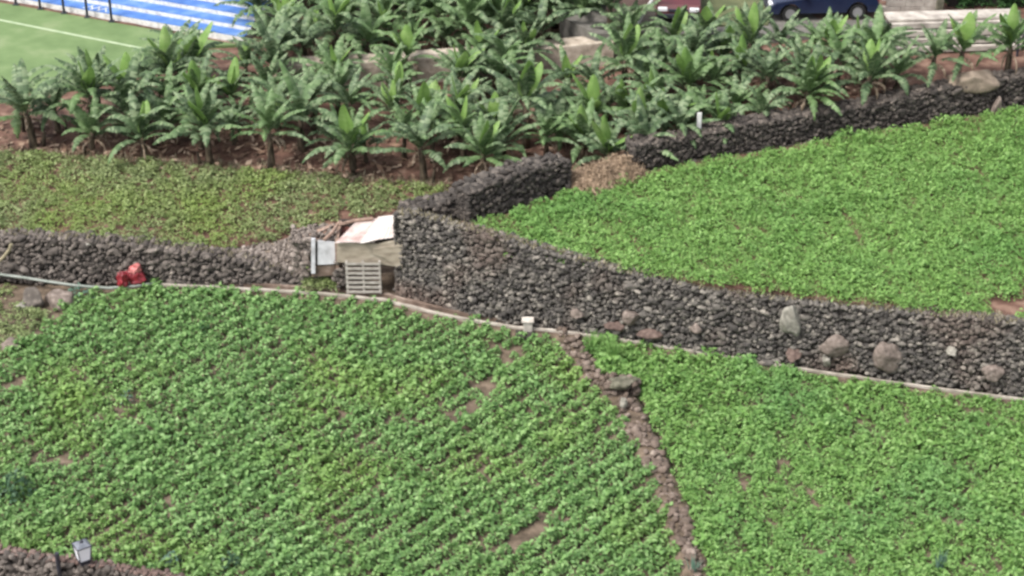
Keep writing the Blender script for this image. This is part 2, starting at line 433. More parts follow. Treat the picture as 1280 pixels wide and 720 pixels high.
print('big wall tops', [round(p[3], 2) for p in big]); print('left', [round(p[3], 2) for p in left]); print('upe', [round(p[3], 2) for p in upe], [round(p[3], 2) for p in upw])

def back_of(line, off):
    P = np.array(line); t = np.gradient(P[:, :2], axis=0); t /= np.linalg.norm(t, axis=1)[:, None]
    nrm = np.stack([-t[:, 1], t[:, 0]], 1); nrm[nrm[:, 1] < 0] *= -1
    return P[:, :2] + nrm * off
# upper right field: behind the big wall, in front of the upper wall
b1 = back_of(big, .35); b2 = back_of(upw, .3); b3 = back_of(upe, .3)
UPPER = [tuple(p) for p in b1[1:]] + [tuple(b3[-1])] + [tuple(p) for p in b3[::-1]] + [tuple(p) for p in b2[::-1]]
o = MB().prism(UPPER, -.5, Z_UP).build('upper_field', 'redsoil'); tag(o, kind='structure')

def sstep(a, b, x): t = np.clip((x - a) / (b - a), 0, 1); return t * t * (3 - 2 * t)
def zb(x, y):
    x = np.asarray(x, float); y = np.asarray(y, float)
    return Z_MID - .42 * sstep(-13, -9, x) * (1 - sstep(54.8, 59, y)) + (y - 58) * (.018 + .035 * sstep(-12, 0, x)) * (y > 58) + 1.35 * sstep(1.0, 13, x)
# hillside behind the left wall and the upper wall
hl = [tuple(p) for p in back_of(left, .45)]
HILL = hl[:6] + [tuple(at(px, py, z)[:2]) for px, py, z in [(262, 314, 1.0), (300, 310, 1.0), (335, 303, 1.0), (360, 298, 1.1), (380, 296, 1.2), (398, 299, 1.2)]] + [ tuple(at(425, 288, 1.0)[:2]), tuple(at(505, 285, 1.0)[:2]), tuple(at(570, 283, Z_UP)[:2])] + \
       [tuple(p) for p in back_of(upw, .45)] + [tuple(p) for p in back_of(upe, .45)] + [(45, 66), (45, 140), (-60, 140), (-60, hl[0][1])]
st = .3
gx = np.arange(-45, 45, st); gy = np.arange(50, 100, st)
GX, GY = np.meshgrid(gx, gy, indexing='ij')
GZ = zb(GX, GY) + np.vectorize(lambda x, y: .06 * mnoise.noise(Vector((x * .7, y * .7, 3))))(GX, GY)
inside = in_poly(GX[:-1, :-1] + st / 2, GY[:-1, :-1] + st / 2, HILL)
I, J = np.where(inside); ny = len(gy)
Q = np.stack([I * ny + J, (I + 1) * ny + J, (I + 1) * ny + J + 1, I * ny + J + 1], 1)
used = np.unique(Q); remap = np.zeros(GX.size, int); remap[used] = np.arange(len(used))
V = np.stack([GX.ravel(), GY.ravel(), GZ.ravel()], 1)[used]; Q = remap[Q]
# skirt down along the open border
from collections import Counter
ed = Counter()
for q in Q:
    for k in range(4): ed[tuple(sorted((q[k], q[(k + 1) % 4])))] += 1
bd = [e for e, c in ed.items() if c == 1]
nv = len(V); V2 = V.copy(); V2[:, 2] = -.6
V = np.concatenate([V, V2]); Q = np.concatenate([Q, np.array([(a, b, b + nv, a + nv) for a, b in bd])])
tag(npobj('hillside', V, 'redsoil', Q=Q, smooth=False), kind='structure')

# ================================================================== WALLS
wb = stone_wall('stone_wall', big, .42, .13, 'stone', label='tall grey lava stone retaining wall with boulders, below the upper right field', topsize=.15, batter=.06)
stone_wall('stone_wall', left, .6, .16, 'brownstone', label='low brown dry stone wall on the left, behind the red bags', topsize=.18)
stone_wall('stone_wall', upe, .75, .13, 'darkstone', cap='capstone', label='near black stone wall between upper right field and bananas', back=True, topsize=.15)
stone_wall('stone_wall', upw, .8, .16, 'darkstone', label='short rounded dark stone wall between shed and straw heap', back=True, topsize=.24)
wl = MB
# end block linking the shed corner with the rounded wall
lk = up_line([(505, 290, 266), (545, 288, 258), (592, 284, 243)], Z_UP - .4)
stone_wall('stone_wall', lk, .7, .18, 'darkstone', label='broken dark stone wall end joining the shed corner', back=True, topsize=.2)

def boulder(px, py, wpx, hpx, m, parent, tilt=0, lab=None, y=None, dep=.5, name='boulder'):
    # sits in the face of the wall: find the wall foot at this px
    P = np.array(big); pxs = [proj((p[0], p[1], p[2]))[0] for p in P]
    yy = np.interp(px, pxs, P[:, 1]) + .02 if y is None else y
    c = at_y(px, py, yy); sc = F / (yy * ca + (H - c[2]) * sa)
    v = rock_shape(ICO3, 7, .18) * np.array([wpx / sc / 2, dep / 2, hpx / sc / 2 / .9])
    v = v @ rotm(0, tilt, 0).T + c - (np.array(parent.location) if parent else 0)
    o = npobj(name, v, m, T=ICO3T, parent=parent, smooth=True)
    if lab: o['label'] = lab
    return o
boulder(988, 402, 30, 46, 'boulder_pale', wb, .05, 'tall pale grey oval boulder')
boulder(1046, 434, 46, 34, 'boulder_brown', wb, .1, 'broad rounded brown boulder')
boulder(1033, 450, 11, 20, 'boulder_pale', wb, 0, 'narrow upright slab under the broad boulder')
boulder(1110, 445, 38, 42, 'boulder_brown', wb, 0, 'round brown boulder')
boulder(992, 443, 20, 18, 'boulder_red', wb, .2, 'small reddish boulder')
boulder(789, 396, 24, 20, 'boulder_brown', wb, 0)
boulder(722, 392, 18, 15, 'boulder_brown', wb, 0)
boulder(1240, 466, 30, 20, 'boulder_brown', wb, 0)
boulder(1190, 440, 15, 12, 'boulder_pale', wb, 0)
boulder(870, 410, 16, 12, 'boulder_brown', wb, .3)
boulder(815, 418, 40, 14, 'boulder_red', wb, 0, 'reddish stone at the foot of the wall')
boulder(768, 408, 30, 12, 'boulder_red', wb, .1)

# nearest wall, bottom left
nw = up_line([(-60, 735, 685), (0, 742, 694), (60, 752, 702), (110, 760, 709), (170, 772, 719), (235, 784, 730), (320, 800, 752)], -.3)
stone_wall('stone_wall', nw, .3, .15, 'brownstone', cap='nearcap', label='reddish brown stone wall at the bottom left corner under the lantern', topsize=.13)

def ribbon(line, prof):
    """sweep a profile of (offset towards camera, dz) along a line of (x, y, z)"""
    P = np.array(line); t = np.gradient(P[:, :2], axis=0); t /= np.linalg.norm(t, axis=1)[:, None]
    nr = np.stack([t[:, 1], -t[:, 0]], 1); nr[nr[:, 1] > 0] *= -1
    n, k = len(P), len(prof); V = []
    for i in range(n):
        for off, dz in prof: V.append((P[i, 0] + nr[i, 0] * off, P[i, 1] + nr[i, 1] * off, P[i, 2] + dz if dz > -5 else -.1))
    Q = []
    for i in range(n - 1):
        for j in range(k):
            j2 = (j + 1) % k; Q.append((i * k + j, i * k + j2, (i + 1) * k + j2, (i + 1) * k + j))
    f = MB(); f.add(V, Q + [tuple(range(k)), tuple((n - 1) * k + j for j in range(k))[::-1]]); return f
# rubble ridge between the two lower fields
rp = [(705, 420), (718, 445), (735, 470), (760, 490), (782, 505), (795, 535), (812, 570), (830, 610), (848, 650), (858, 690), (872, 722), (880, 760)]
rid = np.array([at(px, py, 0)[:2] for px, py in rp]); RIDGE = rid
rl = interp_line(rid, .05); rk = Rocks()
for i, (x, y) in enumerate(rl):
    t = i / len(rl)
    wdt = .52 * (1 - .25 * t)
    for _ in range(4 if mnoise.noise(Vector((i * .06, 3, 8))) > -.15 else 1):
        o_ = rng.normal(0, wdt * .5); h = max(.02, (.34 - .1 * t) * (1 - (o_ / wdt) ** 2) * rng.uniform(.2, 1.05))
        d = .09 + .1 * rng.exponential(.7)
        d = min(d, .42)
        rk.add((x + o_, y + rng.normal(0, .08), h), (d, d * rng.uniform(.7, 1.1), d * rng.uniform(.5, .8)), None, .6)
rm = ribbon([(p[0], p[1], .0) for p in interp_line(rid, .3)], [(-.62, -.05), (-.3, .13), (.0, .2), (.3, .13), (.62, -.05)])
tag(rm.build('ridge_ground', 'soil', smooth=True), kind='structure')
c = at(778, 492, 0)
for k in range(70):
    d = rng.uniform(.16, .32); rk.add((c[0] + rng.uniform(-.5, .5), c[1] + rng.uniform(-.35, .35), rng.uniform(.05, .55)), (d, d, d * .7), None, .6)
tag(rk.build('rubble_wall', 'rubble', loc=(c[0], c[1], 0)), 'low tumbled rubble wall running down between the two lower fields', 'rubble wall')
# mossy slab on the ridge
v = rock_shape(ICO3, 6, .15) * np.array([.5, .34, .17]); c2 = at(778, 478, .55)
M['moss'] = mat('mossy_stone', [(0, (.05, .048, .034)), (.5, (.1, .096, .068)), (1, (.17, .16, .12))], 6, bump=.5)
tag(npobj('slab_stone', v, 'moss', T=ICO3T, loc=None), 'mossy flat slab resting on the rubble wall', 'stone').location = c2
v = rock_shape(ICO3, 6, .15) * np.array([.13, .12, .24]); c2 = at(779, 503, .45)
tag(npobj('upright_stone', v, 'boulder_pale', T=ICO3T), 'small pale upright stone in front of the mossy slab', 'stone').location = c2

# grey stone bank beside the shed
M['gravel'] = mat('bank_gravel', [(0, (.065, .053, .046)), (.45, (.15, .125, .108)), (.8, (.24, .205, .18)), (1, (.35, .31, .275))], 6, .62, bump=.4, bscale=25)
lb = back_of(left, .5); lpx = [proj((p[0], p[1], p[3]))[0] for p in left]
BB = [np.array([np.interp(px, lpx, lb[:, 0]), np.interp(px, lpx, lb[:, 1]), np.interp(px, lpx, [p[3] for p in left]) - dz]) for px, dz in ((262, .12), (300, .1), (335, .08), (365, .05), (376, .02))] + [at(396, 356, .3)]
BT = [at(px, py, z) for px, py, z in [(262, 314, 1.0), (300, 310, 1.0), (335, 303, 1.0), (360, 298, 1.1), (380, 296, 1.2), (398, 299, 1.2)]]
def bank(u, v):
    k = np.linspace(0, 1, 6); b_ = np.array([np.interp(u, k, [p[i] for p in BB]) for i in range(3)]); t_ = np.array([np.interp(u, k, [p[i] for p in BT]) for i in range(3)])
    return b_ * (1 - v) + t_ * v
nu_, nv_ = 16, 5; V = [bank(i / nu_, j / nv_) for i in range(nu_ + 1) for j in range(nv_ + 1)]; m_ = MB(); K = nv_ + 1
ring = [(i, 0) for i in range(nu_ + 1)] + [(nu_, j) for j in range(1, nv_ + 1)] + [(i, nv_) for i in range(nu_ - 1, -1, -1)] + [(0, j) for j in range(nv_ - 1, 0, -1)]
n0 = len(V); V2 = [np.array([V[a * K + b][0], V[a * K + b][1], -.3]) for a, b in ring]
m_.add(V + V2, [(i * K + j, (i + 1) * K + j, (i + 1) * K + j + 1, i * K + j + 1) for i in range(nu_) for j in range(nv_)] +
       [(ring[q][0] * K + ring[q][1], n0 + q, n0 + (q + 1) % len(ring), ring[(q + 1) % len(ring)][0] * K + ring[(q + 1) % len(ring)][1]) for q in range(len(ring))])
tag(m_.build('bank_ground', 'drysoil'), kind='structure')
rk = Rocks()
for k in range(900):
    d = rng.uniform(.07, .2); rk.add(bank(rng.uniform(0, 1), rng.uniform(0, 1)) + np.array([0, 0, .02]), (d, d, d * .7), None, .6)
c = at(340, 340, .3)
tag(rk.build('stone_bank', 'gravel', loc=tuple(c)), 'sloping heap of grey brown stones left of the shed', 'stone heap')

# loose rocks, far left
for i, (px, py, wpx, hpx, lab, mm) in enumerate([
        (44, 372, 34, 34, 'dark humped rock at the left field edge under the green hose', 'darkstone'),
        (76, 374, 40, 24, 'broad pale grey rock beside the dark humped rock', 'boulder_brown'),
        (27, 384, 16, 10, 'small pale rock in front of the dark humped rock', 'boulder_pale'),
        (12, 432, 34, 16, 'grey rock at the left edge among weeds', 'boulder_brown')]):
    c = at(px, py + hpx * .3, .0); sc = 39
    v = rock_shape(ICO3, 8, .22) * np.array([wpx / sc / 2, wpx / sc / 2 * .8, hpx / sc * .62])
    tag(npobj('rock', v, mm, T=ICO3T), lab, 'rock').location = (c[0], c[1], .12)

# ================================================================== CHANNEL along the foot of the wall
CH = [(196, 353, .22), (300, 358, .25), (400, 364, .3), (480, 372, .33), (520, 382, .33), (560, 392, .33), (610, 401, .3), (650, 407, .3), (700, 411, .28), (770, 421, .26),
      (850, 433, .26), (940, 448, .24), (1000, 458, .24), (1080, 470, .24), (1180, 484, .22), (1290, 498, .24), (1400, 513, .26)]
cp = interp_line([tuple(at(px, py, z)) for px, py, z in CH], .5)
CHAN = [tuple(p[:2]) for p in cp]
wob = cp.copy(); wob[:, 2] += [.025 * mnoise.noise(Vector((i * .9, 2, 1))) for i in range(len(cp))]
ch = empty('irrigation_channel', tuple(cp[0])); o = ribbon(wob, [(.03, .0), (.12, .0), (.12, -.07), (.03, -.07)]); l0 = Vector(cp[0])
def local(mb, l): mb.v = [(a - l[0], b - l[1], c - l[2]) for a, b, c in mb.v]; return mb
local(o, cp[0]).build('front_lip', 'lip', ch)
o = ribbon(wob, [(-.40, -.06), (-.30, -.06), (-.30, -.2), (.0, -.2), (.0, -.072), (.12, -.072), (.14, -9), (-.40, -9)])
local(o, cp[0]).build('channel_bed', 'concrete_dirty', ch)
tag(ch, 'pale concrete irrigation channel running along the foot of the walls', 'irrigation channel')
# earth bank under the channel
o = ribbon(cp, [(.1, -.13), (.28, -.2), (.42, -9), (.0, -9)]); tag(o.build('bank', 'soil'), kind='structure')

# white sluice block with its dark basin
c = at(659, 420, .0); sb = empty('sluice_block', (c[0], c[1], 0))
MB().box((.02, 0, .38), (.3, .26, .36)).build('post', 'concrete', sb, bevel=.03)
MB().box((.02, 0, .58), (.38, .34, .06)).build('cap', 'concrete', sb, bevel=.02)
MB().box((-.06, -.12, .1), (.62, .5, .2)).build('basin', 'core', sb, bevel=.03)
tag(sb, 'small white concrete sluice block on a dark basin by the channel', 'sluice')

# green hose, left
hp = [at(px, py, z) for px, py, z in [(-60, 338, .5), (0, 343, .42), (30, 347, .4), (60, 352, .36), (95, 357, .3), (135, 360, .25), (165, 358, .25), (196, 354, .26)]]
tag(MB().tube(hp, .05, 8).build('hose', 'pipe', loc=tuple(hp[0]), smooth=True), 'pale green hose lying along the foot of the left wall', 'hose')
hp = [at_y(px, py, at(0, 352, .1)[1] - .3) for px, py in [(-6, 330), (4, 322), (12, 312), (14, 305)]]
tag(MB().tube(hp, .06, 8).build('stick', 'drygrass', loc=tuple(hp[0])), 'pale bent stick leaning on the left wall', 'stick')
pq = at(114, 302, 1.5)
tag(MB().box((0, 0, 0), (.42, .3, .08), .5).build('flat_stone', 'concrete', loc=None), 'pale flat stone lying on top of the left wall', 'stone').location = pq

# ================================================================== RED BAGS
def bag(px, py, wpx, hpx, m, lab, name='plastic_bag', z=.3):
    c = at(px, py, z); s = F / (c[1] * ca + (H - z) * sa)
    v = rock_shape(ICO3, 9, .25); off = rng.uniform(0, 40, 3)
    v *= np.array([1 + .3 * mnoise.noise(Vector(p * 1.6 + off)) + .16 * abs(mnoise.noise(Vector(p * 4 + off))) for p in v])[:, None]
    v *= np.array([1 + .22 * (1 - 3 * abs(mnoise.noise(Vector(p * 2.6 + off * 2)))) + .07 * (1 - 3 * abs(mnoise.noise(Vector(p * 6 + off)))) for p in v])[:, None]
    v = v * np.array([wpx / s / 2, wpx / s / 2 * .7, hpx / s / 2])
    v[:, 2] = np.maximum(v[:, 2], -hpx / s * .42)
    o = npobj(name, v, m, T=ICO3T); o.location = (c[0], c[1], z + hpx / s * .42); tag(o, lab, 'bag'); return o
bag(172, 352, 24, 20, 'red', 'large crumpled bright red plastic bag by the left wall')
bag(153, 357, 14, 20, 'red', 'small upright dark red bag left of the large red one')
o = bag(168, 344, 14, 16, 'palered', 'pale pink red plastic sheet folded on top of the large red bag', 'plastic_sheet', .62); o.location.y += .1  # paler red piece set on top of the large bag

# ================================================================== SHED
ys = at(460, 365, .3)[1]
sh = empty('shed', (at(460, 365, .3)[0], ys, .3)); SL = np.array(sh.location)
def shp(px, py, dy=0): p = at_y(px, py, ys + dy); return p - SL
def panel(name, pix, th, m, parent, dy=0, off=SL, ribs=0):
    mb = MB(); f = [shp(px, py, dy) for px, py in pix]; b = [p + np.array([0, th, 0]) for p in f]; n = len(f)
    mb.add(f + b, [tuple(range(n))[::-1], tuple(range(n, 2 * n))] + [(i, (i + 1) % n, n + (i + 1) % n, n + i) for i in range(n)])
    return mb.build(name, m, parent)
panel('front_sheet', [(421, 303), (445, 304), (472, 305), (503, 299), (502, 334), (478, 331), (450, 329), (421, 328)], .04, 'ply', sh)
panel('front_sheet', [(466, 311), (503, 306), (503, 336), (497, 335), (480, 322), (466, 318)], .03, 'ply', sh, -.05)
for (a, b) in ((417, 434), (494, 503)):
    rk = Rocks()
    for k in range(26 if a < 450 else 14):
        p = shp(rng.uniform(a, b), rng.uniform(328, 363), .12); rk.add(p, (.2, .25, .16), None, .3)
    rk.build('stone_jamb', 'brownstone', sh)
# dark inside: back and side walls
z0 = 0
xl, xr = shp(421, 365)[0], shp(503, 365)[0]
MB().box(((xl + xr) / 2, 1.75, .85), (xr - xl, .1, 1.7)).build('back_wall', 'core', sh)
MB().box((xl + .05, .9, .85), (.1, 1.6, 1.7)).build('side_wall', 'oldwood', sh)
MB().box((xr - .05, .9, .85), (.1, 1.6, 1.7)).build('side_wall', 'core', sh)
# tin roof: corrugated, two sheets and the rusty one behind
def tin(name, c4, m, n=40, amp=.008):
    """c4: front-left, front-right, back-right, back-left"""
    c4 = [np.array(c) for c in c4]; mb = MB(); V = []
    ns = 8
    for j in range(ns + 1):
        u = j / ns; a = c4[0] * (1 - u) + c4[3] * u; b = c4[1] * (1 - u) + c4[2] * u
        for i in range(n + 1):
            t = i / n; p = a * (1 - t) + b * t
            V.append((p[0], p[1], p[2] + amp * math.sin(i * math.pi / 1.5) + .05 * mnoise.noise(Vector((p[0] * 1.3, p[1] * 1.3, 5)))))
    F_ = [(j * (n + 1) + i, j * (n + 1) + i + 1, (j + 1) * (n + 1) + i + 1, (j + 1) * (n + 1) + i) for j in range(ns) for i in range(n)]
    mb.add(V, F_); o = mb.build(name, m, sh); s = o.modifiers.new('thick', 'SOLIDIFY'); s.thickness = .012; return o
zf = shp(440, 303, -.12)[2]
def onz(px, py, dz): return at(px, py, SL[2] + dz) - SL
zr = zf
tin('roof_sheet', [onz(419, 303, zr), onz(468, 303, zr - .02), onz(486, 271, zr + .03), onz(447, 276, zr + .03)], 'tin_pink', 30)['label'] = 'faded pink corrugated sheet'
tin('roof_sheet', [onz(450, 304, zr + .04), onz(505, 294, zr + .07), onz(507, 267, zr + .1), onz(473, 271, zr + .07)], 'tin_white', 30)['label'] = 'white corrugated sheet'
MB().tube([onz(424, 281, zr + .08), onz(443, 276, zr + .09), onz(466, 273, zr + .1)], .06, 6).build('roof_beam', 'oldwood', sh)
MB().tube([onz(405, 300, zr - .12), onz(415, 291, zr - .04), onz(424, 278, zr + .03)], .06, 6).build('roof_beam', 'oldwood', sh)
tin('roof_sheet', [onz(404, 299, zr - .5), onz(425, 301, zr - .45), onz(452, 276, zr - .4), onz(420, 280, zr - .3)], 'rust', 12)['label'] = 'dark rusty sheet showing in the roof gap'
tag(sh, 'patched field shed with pink and white tin roof against the stone wall', 'shed')
# lean-to door on the left with stones on its roof
panel('door', [(397, 301), (419, 303), (419, 330), (397, 331)], .04, 'whitemetal', sh, .25)
panel('door_post', [(389, 299), (394, 299), (394, 342), (389, 342)], .1, 'whitemetal', sh, .2)
panel('door_threshold', [(389, 333), (419, 331), (419, 344), (389, 346)], .05, 'concrete_dirty', sh, .3)
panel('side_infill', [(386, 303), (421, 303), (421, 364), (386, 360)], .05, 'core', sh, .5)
rk = Rocks()
for k in range(220):
    px = rng.uniform(364, 420); py = np.interp(px, [366, 418], [296, 293]) + rng.uniform(-13, 8); d = rng.uniform(.08, .22)
    rk.add(at(px, py, 1.88 + rng.uniform(-.1, .12)), (d, d, d * .6), None, .5)
for k in range(60):
    px = rng.uniform(364, 390); py = rng.uniform(298, 345); d = rng.uniform(.15, .28); rk.add(at_y(px, py, ys + .45), (d, d, d * .7), None, .5)
tag(rk.build('stone_pile', 'gravel', loc=tuple(at(390, 300, 1.7))), 'loose stones piled over the lean-to left of the shed roof', 'stone pile')

pa, pb = at(367, 301, 1.85), at(417, 281, 2.0); pm_ = (pa + pb) / 2; dd_ = pb - pa
pk = MB().box((0, 0, 0), (float(np.hypot(dd_[0], dd_[1])), .16, .04)).build('plank', 'oldwood'); pk.location = tuple(pm_); pk.rotation_euler = (0, -math.atan2(dd_[2], np.hypot(dd_[0], dd_[1])), math.atan2(dd_[1], dd_[0]))
tag(pk, 'old brown plank lying over the stones left of the shed roof', 'plank')
# pallet gate
pr = at(455, 366, .3); pl = empty('pallet', (pr[0], ys - .14, .3)); PL = np.array(pl.location)
def pp(px, py): p = at_y(px, py, ys - .14); return p - PL
a, b = pp(433, 365), pp(477, 365); top = pp(433, 327)[2]; W_ = b[0] - a[0]
for k in range(7):
    MB().box(((a[0] + b[0]) / 2, 0, top * (k + .5) / 7), (W_, .022, .085)).build('slat', 'wood', pl)
for x in (a[0] + .04, b[0] - .04, (a[0] + b[0]) / 2): MB().box((x, .05, top / 2), (.07, .07, top)).build('stringer', 'wood', pl)
tag(pl, 'grey wooden pallet standing as a gate at the shed opening', 'pallet')

# ================================================================== STRAW HEAP
sc_ = at(755, 228, Z_UP); V, T = [], []
mb = MB(); nu, nw_ = 26, 12
A0, A1 = at(706, 243, Z_UP), at(800, 222, Z_UP); ax = (A1 - A0); ln = np.linalg.norm(ax); ax /= ln; an = np.array([ax[1], -ax[0], 0])
def heap_h(u, w): return (.36 + .42 * u) * (1 + .5 * mnoise.noise(Vector((u * 9, w * 4, 2)))) * (1 - w * w) ** .7 * (1 - abs(2 * u - 1) ** 4) * (1 + .3 * mnoise.noise(Vector((u * 6, w * 2, 7))))
HV = []
for i in range(nu + 1):
    for j in range(nw_ + 1):
        u, wv = i / nu, j / nw_ * 2 - 1; p = A0 + ax * ln * (u * 1.04 - .02) - an * (-.1 - wv * .85) * 1 + np.array([0, .35, 0]); HV.append((p[0], p[1], Z_UP - .03 + max(0, heap_h(u, wv))))
mb.add(HV, [(i * (nw_ + 1) + j, (i + 1) * (nw_ + 1) + j, (i + 1) * (nw_ + 1) + j + 1, i * (nw_ + 1) + j + 1) for i in range(nu) for j in range(nw_)])
hpO = empty('straw_heap', tuple(sc_)); local(mb, sc_).build('mound', 'straw', hpO)
SV, SQ = [], []
HVn = np.array(HV)
for k in range(3800):
    p = HVn[rng.integers(len(HVn))] + rng.normal(0, .07, 3); p[2] = max(p[2], Z_UP) + .02
    a = rng.uniform(0, 6.28); d = np.array([math.cos(a), math.sin(a), rng.normal(-.15, .35)]) * rng.uniform(.12, .34)
    if rng.random() < .4: d = np.array([rng.normal(0, .1), rng.normal(-.1, .08), -rng.uniform(.2, .45)])
    s_ = np.cross(d, rng.normal(size=3)); s_ *= rng.uniform(.01, .022) / (np.linalg.norm(s_) + 1e-6); o_ = len(SV)
    SV += [p - s_, p + s_, p + d + s_ * .5, p + d - s_ * .5]; SQ.append((o_, o_ + 1, o_ + 2, o_ + 3))
npobj('straw', np.array(SV) - sc_, 'straw', Q=SQ, parent=hpO)
tag(hpO, 'heap of dry brown straw filling the gap in the dark wall', 'straw heap')

# dirt mound on the dark wall, right, and a brown stone at its foot
v = rock_shape(ICO3, 6, .15) * np.array([1.0, .55, .5])
P_ = np.array(upe); wx = at(1215, 105, 3.6)
tag(npobj('earth_mound', v, 'drysoil', T=ICO3T), 'pale earth mound on top of the dark wall at right', 'earth mound').location = (wx[0], wx[1] + .1, 3.72)
v = rock_shape(ICO3, 4, .1) * np.array([.36, .2, .42]); v[:, 0] *= np.clip(1.0 - (v[:, 2] + .42) / .84 * .75, .2, 1)
wx = at(1246, 142, Z_UP)
tag(npobj('pointed_stone', v, 'boulder_brown', T=ICO3T), 'pointed brown stone leaning at the foot of the dark wall', 'stone').location = (wx[0], wx[1] - .1, Z_UP + .3)

# ================================================================== CROPS
def rows_in(poly, ang, sp, pl, jit, seed):
    r = np.random.default_rng(seed); P = np.array(poly)[:, :2]; c = P.mean(0); rad = np.abs(P - c).max() * 1.5
    u = np.arange(-rad, rad, pl); v = np.arange(-rad, rad, sp); U, Vv = np.meshgrid(u, v)
    U = U + r.uniform(-pl / 2, pl / 2, U.shape) * jit * 1.6; Vv = Vv + r.normal(0, sp * .22 * jit, U.shape)
    X = c[0] + U * math.cos(ang) - Vv * math.sin(ang); Y = c[1] + U * math.sin(ang) + Vv * math.cos(ang)
    X, Y = X.ravel(), Y.ravel(); k = in_poly(X, Y, poly); return X[k], Y[k]
def bare(X, Y, spots, z):
    d = np.zeros(X.shape)
    for px, py, a, b, ang in spots:
        c = at(px, py, z); s = 40.; ux = (X - c[0]) * s; uy = (Y - c[1]) * s * .5
        ca_, sa_ = math.cos(R(ang)), math.sin(R(ang)); p = ux * ca_ + uy * sa_; q = -ux * sa_ + uy * ca_
        d = np.maximum(d, np.exp(-((p / a / .75) ** 2 + (q / b / .62) ** 2)))
    return d

# lower left field
LL = [at(px, py, 0)[:2] for px, py in [(-80, 470), (0, 450), (40, 425), (70, 395), (110, 368), (196, 362), (300, 367), (400, 373), (475, 381), (515, 391), (560, 402), (610, 411), (645, 420), (690, 424),
      (706, 450), (725, 475), (770, 520), (795, 560), (815, 600), (838, 650), (848, 700), (860, 760), (840, 840), (400, 840), (180, 730), (60, 700), (0, 690), (-80, 675)]]
X, Y = rows_in(LL, R(47), .54, .23, .28, 3)
SP = [(155, 512, 48, 12, 25), (575, 515, 44, 15, 22), (590, 505, 36, 11, 25), (58, 580, 26, 9, 15), (360, 545, 44, 3.5, 25), (600, 490, 22, 7, 25), (660, 672, 30, 4, 28), (210, 630, 20, 5, 25),
      (640, 450, 25, 6, 20), (480, 535, 50, 4, 25), (280, 585, 50, 4, 25), (20, 480, 20, 6, 0)]
bz = bare(X, Y, SP, 0) * .9
nz = fnoise(X, Y, .5, 4)
k = (rng.random(len(X)) > bz * (1.05 + .6 * fnoise(X, Y, 1.1, 31))) & (rng.random(len(X)) > .02)
X, Y, nz, bz = X[k], Y[k], nz[k], bz[k]
S = (1 + .2 * nz) * rng.uniform(.75, 1.2, len(X)) * (1 - .3 * bz)
PV = [leaf_arr(42, .155, .1, .19, .36, 100 + i) for i in range(8)]
A = rng.uniform(0, 6.28, len(X)); P3 = np.stack([X, Y, np.zeros(len(X))], 1)
pp_ = np.array([proj(p) for p in P3])
vis = (pp_[:, 0] > -5) & (pp_[:, 0] < 1285) & (pp_[:, 1] < 722)
order = np.argsort(np.where(vis, Y, 1e9))[:300]
msk = np.zeros(len(X), bool); msk[order] = True
V, T = scatter(PV, P3[~msk], S[~msk], A[~msk])
tag(npobj('crop_foliage', V, 'crop', T=T), 'leafy green crop in diagonal rows filling the lower left field', 'crop', kind='stuff')
pm = []
for i, (V, T) in enumerate(PV):
    me = mesh_np('crop_plant', V, T=T); me.materials.append(M['crop']); pm.append(me)
proto = None
for i in order:
    o = bpy.data.objects.new('crop_plant', pm[i % 8]); COL.objects.link(o)
    o.location = P3[i]; o.rotation_euler = (0, 0, A[i]); s = float(S[i]); o.scale = (s, s, s)
    tag(o, 'low leafy crop plant in the nearest rows of the lower left field', 'crop plant', 'nearest crop plants of the lower left field')

# lower right field
LR = [at(px, py, 0)[:2] for px, py in [(722, 428), (770, 430), (850, 446), (940, 460), (1000, 472), (1080, 483), (1180, 497), (1290, 511), (1380, 525), (1500, 840), (880, 840), (884, 740), (882, 690), (868, 650), (846, 600), (828, 560), (812, 520), (800, 490), (760, 470), (735, 445)]]
X, Y = rows_in(LR, R(20), .27, .26, 1.1, 5)
nz = fnoise(X, Y, .45, 9); bz = bare(X, Y, [(985, 578, 30, 7, 10), (1240, 716, 20, 5, 0), (1100, 640, 30, 4, 10)], 0)
k = rng.random(len(X)) > bz * .8 + .01
X, Y, nz = X[k], Y[k], nz[k]
S = (1 + .25 * nz + .5 * fnoise(X, Y, 1.5, 41)) * rng.uniform(.75, 1.2, len(X))
PV2 = [leaf_arr(46, .135, .075, .24, .36, 200 + i) for i in range(6)]
V, T = scatter(PV2, np.stack([X, Y, np.zeros(len(X))], 1), S, rng.uniform(0, 6.28, len(X)))
tag(npobj('crop_foliage', V, 'crop_right', T=T), 'dense bright green crop filling the lower right field', 'crop', kind='stuff')

# upper right field
uu = [tuple(p) for p in back_of(big, .32)[2:]] + [tuple(p) for p in (np.array(back_of(upe, -.3)))[::-1]] + [tuple(p) for p in (np.array(back_of(upw, -.25)))[::-1]]
X, Y = rows_in(uu, R(35), .25, .24, 1.0, 6)
nz = fnoise(X, Y, .5, 14); bz = bare(X, Y, [(1262, 392, 60, 17, 20), (1290, 380, 60, 22, 10)], Z_UP)
k = rng.random(len(X)) > bz * 1.5
X, Y, nz = X[k], Y[k], nz[k]
S = (1 + .2 * nz + .55 * fnoise(X, Y, 1.5, 43)) * rng.uniform(.8, 1.2, len(X))
PV3 = [leaf_arr(50, .115, .055, .23, .32, 300 + i, .2) for i in range(6)]
V, T = scatter(PV3, np.stack([X, Y, np.full(len(X), Z_UP)], 1), S, rng.uniform(0, 6.28, len(X)))
tag(npobj('crop_foliage', V, 'crop_upper', T=T), 'dense light green crop filling the upper right field behind walls', 'crop', kind='stuff')

